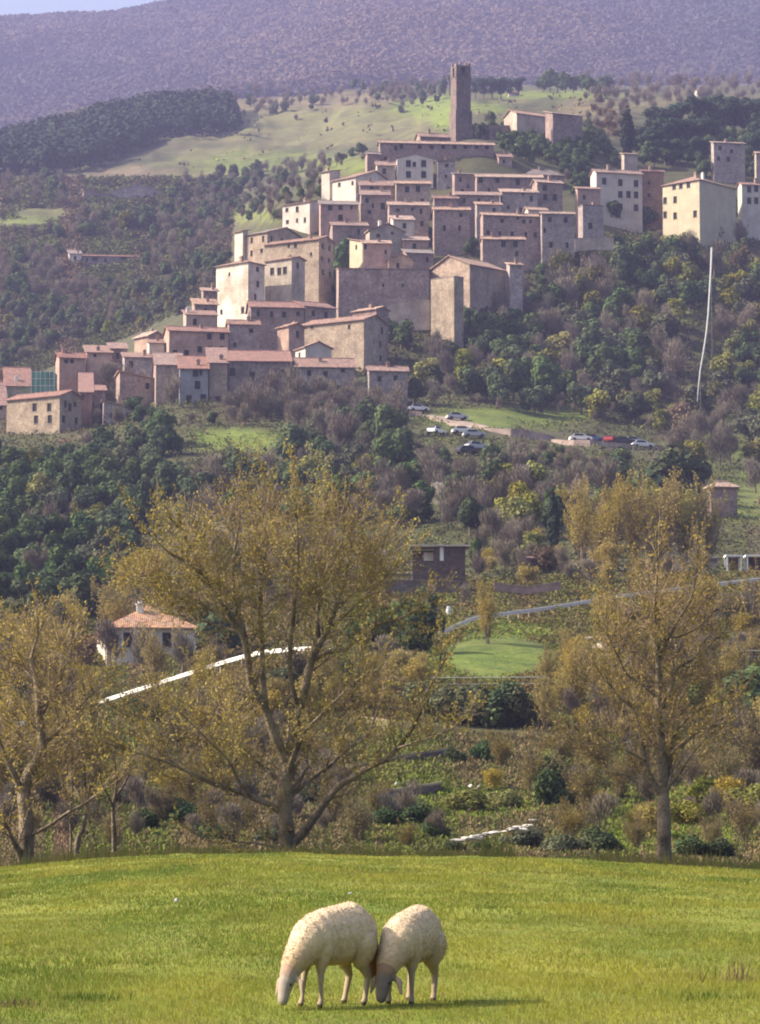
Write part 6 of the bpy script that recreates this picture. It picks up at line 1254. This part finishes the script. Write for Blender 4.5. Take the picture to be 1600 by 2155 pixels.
    T = [([(1397, 1822), (1398, 1760), (1397, 1700), (1396, 1674), (1394, 1620), (1393, 1579), (1389, 1540), (1385, 1499), (1386, 1439), (1385, 1379), (1380, 1330), (1378, 1280), (1382, 1230), (1385, 1180)], .24, .03, 0, 0, .35),
         ([(1394, 1676), (1379, 1654), (1368, 1628), (1359, 1602), (1353, 1570), (1347, 1539), (1342, 1515), (1337, 1499), (1325, 1480), (1307, 1471), (1290, 1450)], .11, .02, -1.5, 0, .15), ([(1385, 1379), (1371, 1331), (1347, 1307), (1335, 1280), (1330, 1240)], .08, .02, 1., 0, .1), ([(1385, 1385), (1400, 1355), (1410, 1336), (1430, 1300), (1447, 1275), (1460, 1240), (1465, 1210)], .08, .02, -1., 0, .1),
         ([(1396, 1660), (1402, 1640), (1407, 1614), (1415, 1570), (1423, 1539), (1428, 1510), (1427, 1483), (1436, 1465), (1445, 1445), (1455, 1410)], .10, .02, 1.6, 0, .2), ([(1395, 1490), (1405, 1465), (1415, 1439), (1419, 1415), (1435, 1400), (1459, 1387), (1480, 1370), (1500, 1350)], .08, .02, .8, 0, .15), ([(1419, 1415), (1416, 1390), (1411, 1363), (1415, 1330), (1420, 1290)], .06, .02, 1.8, .7, .1),
         ([(1397, 1672), (1412, 1650), (1431, 1626), (1445, 1605), (1455, 1590), (1480, 1560)], .07, .02, -1., 0, .2), ([(1395, 1680), (1365, 1658), (1339, 1642), (1315, 1630), (1291, 1618), (1260, 1600)], .07, .02, 1., 0, .3), ([(1393, 1540), (1370, 1510), (1340, 1490), (1310, 1450), (1290, 1400)], .06, .02, 1.5, 0, .2), ([(1388, 1470), (1350, 1440), (1320, 1420), (1300, 1380), (1280, 1340)], .06, .02, -1.2, 0, .2), ([(1385, 1420), (1350, 1380), (1310, 1350), (1290, 1310)], .05, .02, .8, 0, .2), ([(1423, 1539), (1450, 1510), (1480, 1490), (1510, 1480)], .05, .02, .4, 1.2, .2), ([(1400, 1600), (1440, 1560), (1490, 1530), (1520, 1520)], .05, .02, -1.4, 0, .3), ([(1359, 1602), (1320, 1580), (1280, 1560)], .04, .02, -2., -1., .1), ([(1407, 1339), (1430, 1340), (1470, 1320), (1500, 1290)], .05, .02, 0, 0, .1)]
    big_tree('budding_tree', 'slender budding tree with a straight pale trunk on the right', 87, T, FM['budding'], dys=1.2, fill=([(1300,1320,70),(1385,1250,75),(1460,1300,75),(1250,1420,60),(1340,1420,75),(1440,1420,75),(1520,1420,60),(1290,1530,60),(1400,1500,75),(1500,1530,60),(1240,1560,50),(1340,1610,50),(1450,1610,45)], 2800, 3500), gap=.28, l1=(1., 2.0), twig_gap=.18, sub=(.4, .85), per=7, leaf=.042, rmin=.011)
    T = [([(53, 1815), (56, 1760), (54, 1705), (50, 1675), (60, 1630), (80, 1600), (89, 1571), (86, 1540), (83, 1512), (80, 1460), (77, 1408), (70, 1370), (66, 1330), (72, 1290), (80, 1250)], .27, .03, 0, 0, .3), ([(50, 1680), (35, 1640), (15, 1600), (0, 1560), (-20, 1500)], .12, .03, -1., 0, .2), ([(83, 1512), (105, 1460), (125, 1410), (132, 1378), (145, 1330), (150, 1290)], .09, .03, 1., 0, .1), ([(77, 1408), (50, 1360), (30, 1310), (20, 1270)], .06, .02, 1., 0, .1), ([(48, 1812), (40, 1790), (28, 1770), (18, 1745)], .14, .05, -.8, 0, .4), ([(58, 1760), (100, 1740), (140, 1712), (180, 1690), (205, 1670)], .07, .03, -1.5, 0, .5), ([(89, 1571), (120, 1540), (150, 1510), (180, 1470), (200, 1440)], .07, .02, -.6, 0, .2), ([(80, 1600), (50, 1560), (30, 1520), (20, 1450)], .07, .02, 1.4, 0, .2)]
    T = [([(x, y if y > 1480 else 1480 - (1480 - y) * .62) for x, y in q[0]],) + tuple(q[1:]) for q in T]
    big_tree('budding_tree', 'thick-trunked budding tree at the left edge of the meadow', 87.5, T, FM['budding'], dys=1.2, fill=([(60,1310,55),(100,1280,40),(130,1350,60),(40,1400,60),(110,1440,70),(60,1520,70),(150,1520,65),(10,1560,60),(120,1620,60),(200,1580,60)], 2600, 3000), gap=.3, l1=(1., 2.), twig_gap=.2, sub=(.4, .85), per=6, leaf=.045)
    T = [([(155, 1805), (163, 1775), (172, 1752), (178, 1728), (181, 1705), (182, 1680), (178, 1645), (176, 1610), (172, 1580), (170, 1540)], .10, .025, 0, 0, .35), ([(180, 1690), (190, 1660), (200, 1630), (215, 1590)], .05, .02, -.8, 0, .2), ([(180, 1700), (165, 1670), (150, 1640), (140, 1590)], .05, .02, .8, 0, .2), ([(148, 1803), (150, 1760), (148, 1720), (152, 1670), (150, 1630)], .05, .02, .5, 0, .4)]
    big_tree('budding_tree', 'thin pale leaning stem between the two trees at the left', 88, T, FM['buddark'], dys=.8, gap=.36, l1=(.7, 1.3), sub=(.3, .6), per=5, leaf=.045)
    T = [([(243, 1802), (240, 1750), (238, 1705), (243, 1670), (246, 1640), (240, 1590), (246, 1550)], .09, .02, 0, 0, .3), ([(239, 1700), (225, 1670), (215, 1650), (205, 1610)], .05, .02, -.6, 0, .2), ([(242, 1680), (262, 1650), (275, 1620), (285, 1580)], .05, .02, .6, 0, .2)]
    big_tree('budding_tree', 'small dark-trunked tree halfway between the left edge and the big tree', 89, T, FM['buddark'], dys=.8, gap=.36, l1=(.7, 1.3), sub=(.3, .6), per=4, leaf=.045)
    n = 9000; X = (RNG.random(n) - .5) * 26; Yy = 79.5 + RNG.random(n) ** 1.5 * 5; keep = fbm(X / .8, Yy / 2, 12, 3) > -.15; X = X[keep]; Yy = Yy[keep]; n = len(X); Z = np.maximum(mz(X, Yy), zf(X, Yy)) - .02; h = .12 + .3 * RNG.random(n) ** 2 * np.clip(1 + fbm(X / 1.5, Yy, 8, 3), .2, 2); dx = .02
    v = np.stack([np.stack([X - dx, Yy, Z], -1), np.stack([X + dx, Yy, Z], -1), np.stack([X + RNG.normal(size=n) * .08, Yy, Z + h], -1)], 1).reshape(-1, 3); cc = np.array([(.17, .18, .04), (.24, .18, .09), (.12, .13, .04)])[RNG.integers(0, 3, n)]
    o = mesh_np('crest_grass', v, [np.arange(3 * n).reshape(-1, 3)], [VC], col=np.repeat(cc, 3, 0)); tag(o, 'ragged taller dry grass along the far edge of the meadow', 'grass', kind='stuff')
    # weeds in the meadow
    for (x, y, Yd, hh, nn, lab, colr) in ((1555, 2062, 22.6, .20, 60, 'dry brown weed tuft standing in the grass at the right', (.19, .15, .07)), (150, 2092, 20.7, .05, 110, 'dark green low weed patch at the lower left', (.09, .13, .03)), (200, 2100, 20.5, .06, 120, 'small green weed clump right of the low weed patch', (.09, .15, .03)), (1490, 2094, 20.7, .05, 130, 'low green clump at the lower right', (.10, .16, .03)), (12, 2118, 20.0, .05, 200, 'small brown tuft at the lower left corner', (.13, .09, .06))):
        p = P(x, y, Yd); w = .05 if hh > .2 else .13; X = p.x + RNG.normal(size=nn) * w; Yy = Yd + RNG.normal(size=nn) * w; Z = mz(X, Yy); h = hh * (.4 + .7 * RNG.random(nn)); an = RNG.random(nn) * 6.28; dx = np.cos(an) * .007; dy = np.sin(an) * .007; ln = RNG.normal(size=(nn, 2)) * .25 * h[:, None]
        v = np.stack([np.stack([X - dx, Yy - dy, Z - .01], -1), np.stack([X + dx, Yy + dy, Z - .01], -1), np.stack([X + ln[:, 0], Yy + ln[:, 1], Z + h], -1)], 1).reshape(-1, 3)
        o = mesh_np('weed_tuft', v - np.array([p.x, Yd, float(mz(p.x, Yd))]), [np.arange(len(v)).reshape(-1, 3)], [VC], col=np.tile(np.array(colr), (len(v), 1)) * (.7 + .6 * RNG.random((len(v), 1)))); o.location = (p.x, Yd, float(mz(p.x, Yd))); tag(o, lab, 'weed', kind='stuff')
def merge_far(prefix, keep, newname, label):
    obs = [o for o in COL.objects if o.type == 'MESH' and o.parent is None and o.name.split('.')[0] == prefix]
    obs.sort(key=lambda o: -(o.scale[2] / o.location.y)); rest = obs[keep:]
    if not rest: return
    Vs = []; Qs = []; Os = {}; fmq = []; nb = 0; parts = []
    for o in rest:
        me = o.data; n = len(me.vertices); V = np.empty(n * 3, np.float32); me.vertices.foreach_get('co', V); V = V.reshape(-1, 3); M = np.array(Matrix.LocRotScale(o.location, o.rotation_euler, o.scale)); V = V @ M[:3, :3].T + M[:3, 3]
        nl = len(me.loops); lv = np.empty(nl, np.int32); me.loops.foreach_get('vertex_index', lv); pl = np.empty(len(me.polygons), np.int32); me.polygons.foreach_get('loop_total', pl); mi = np.empty(len(pl), np.int32); me.polygons.foreach_get('material_index', mi)
        st = np.concatenate([[0], np.cumsum(pl)[:-1]]); q = pl == 4; parts.append(lv[st[q][:, None] + np.arange(4)] + nb); fmq.append(mi[q]); Vs.append(V); nb += n
    mats = list(rest[0].data.materials)
    o = mesh_np(newname, np.concatenate(Vs), [np.concatenate(parts)], mats, fm=np.concatenate(fmq)); tag(o, label, 'woodland', kind='stuff')
    for r in rest: bpy.data.objects.remove(r)
merge_far('bare_tree', 290, 'distant_bare_woodland', 'distant leafless greyish-brown woodland beyond and below the town'); merge_far('evergreen_tree', 290, 'distant_evergreen_woodland', 'distant small dark evergreens scattered over the hills')
if HAZE > 0: haze()
sc.world.cycles.sampling_method = 'AUTOMATIC'
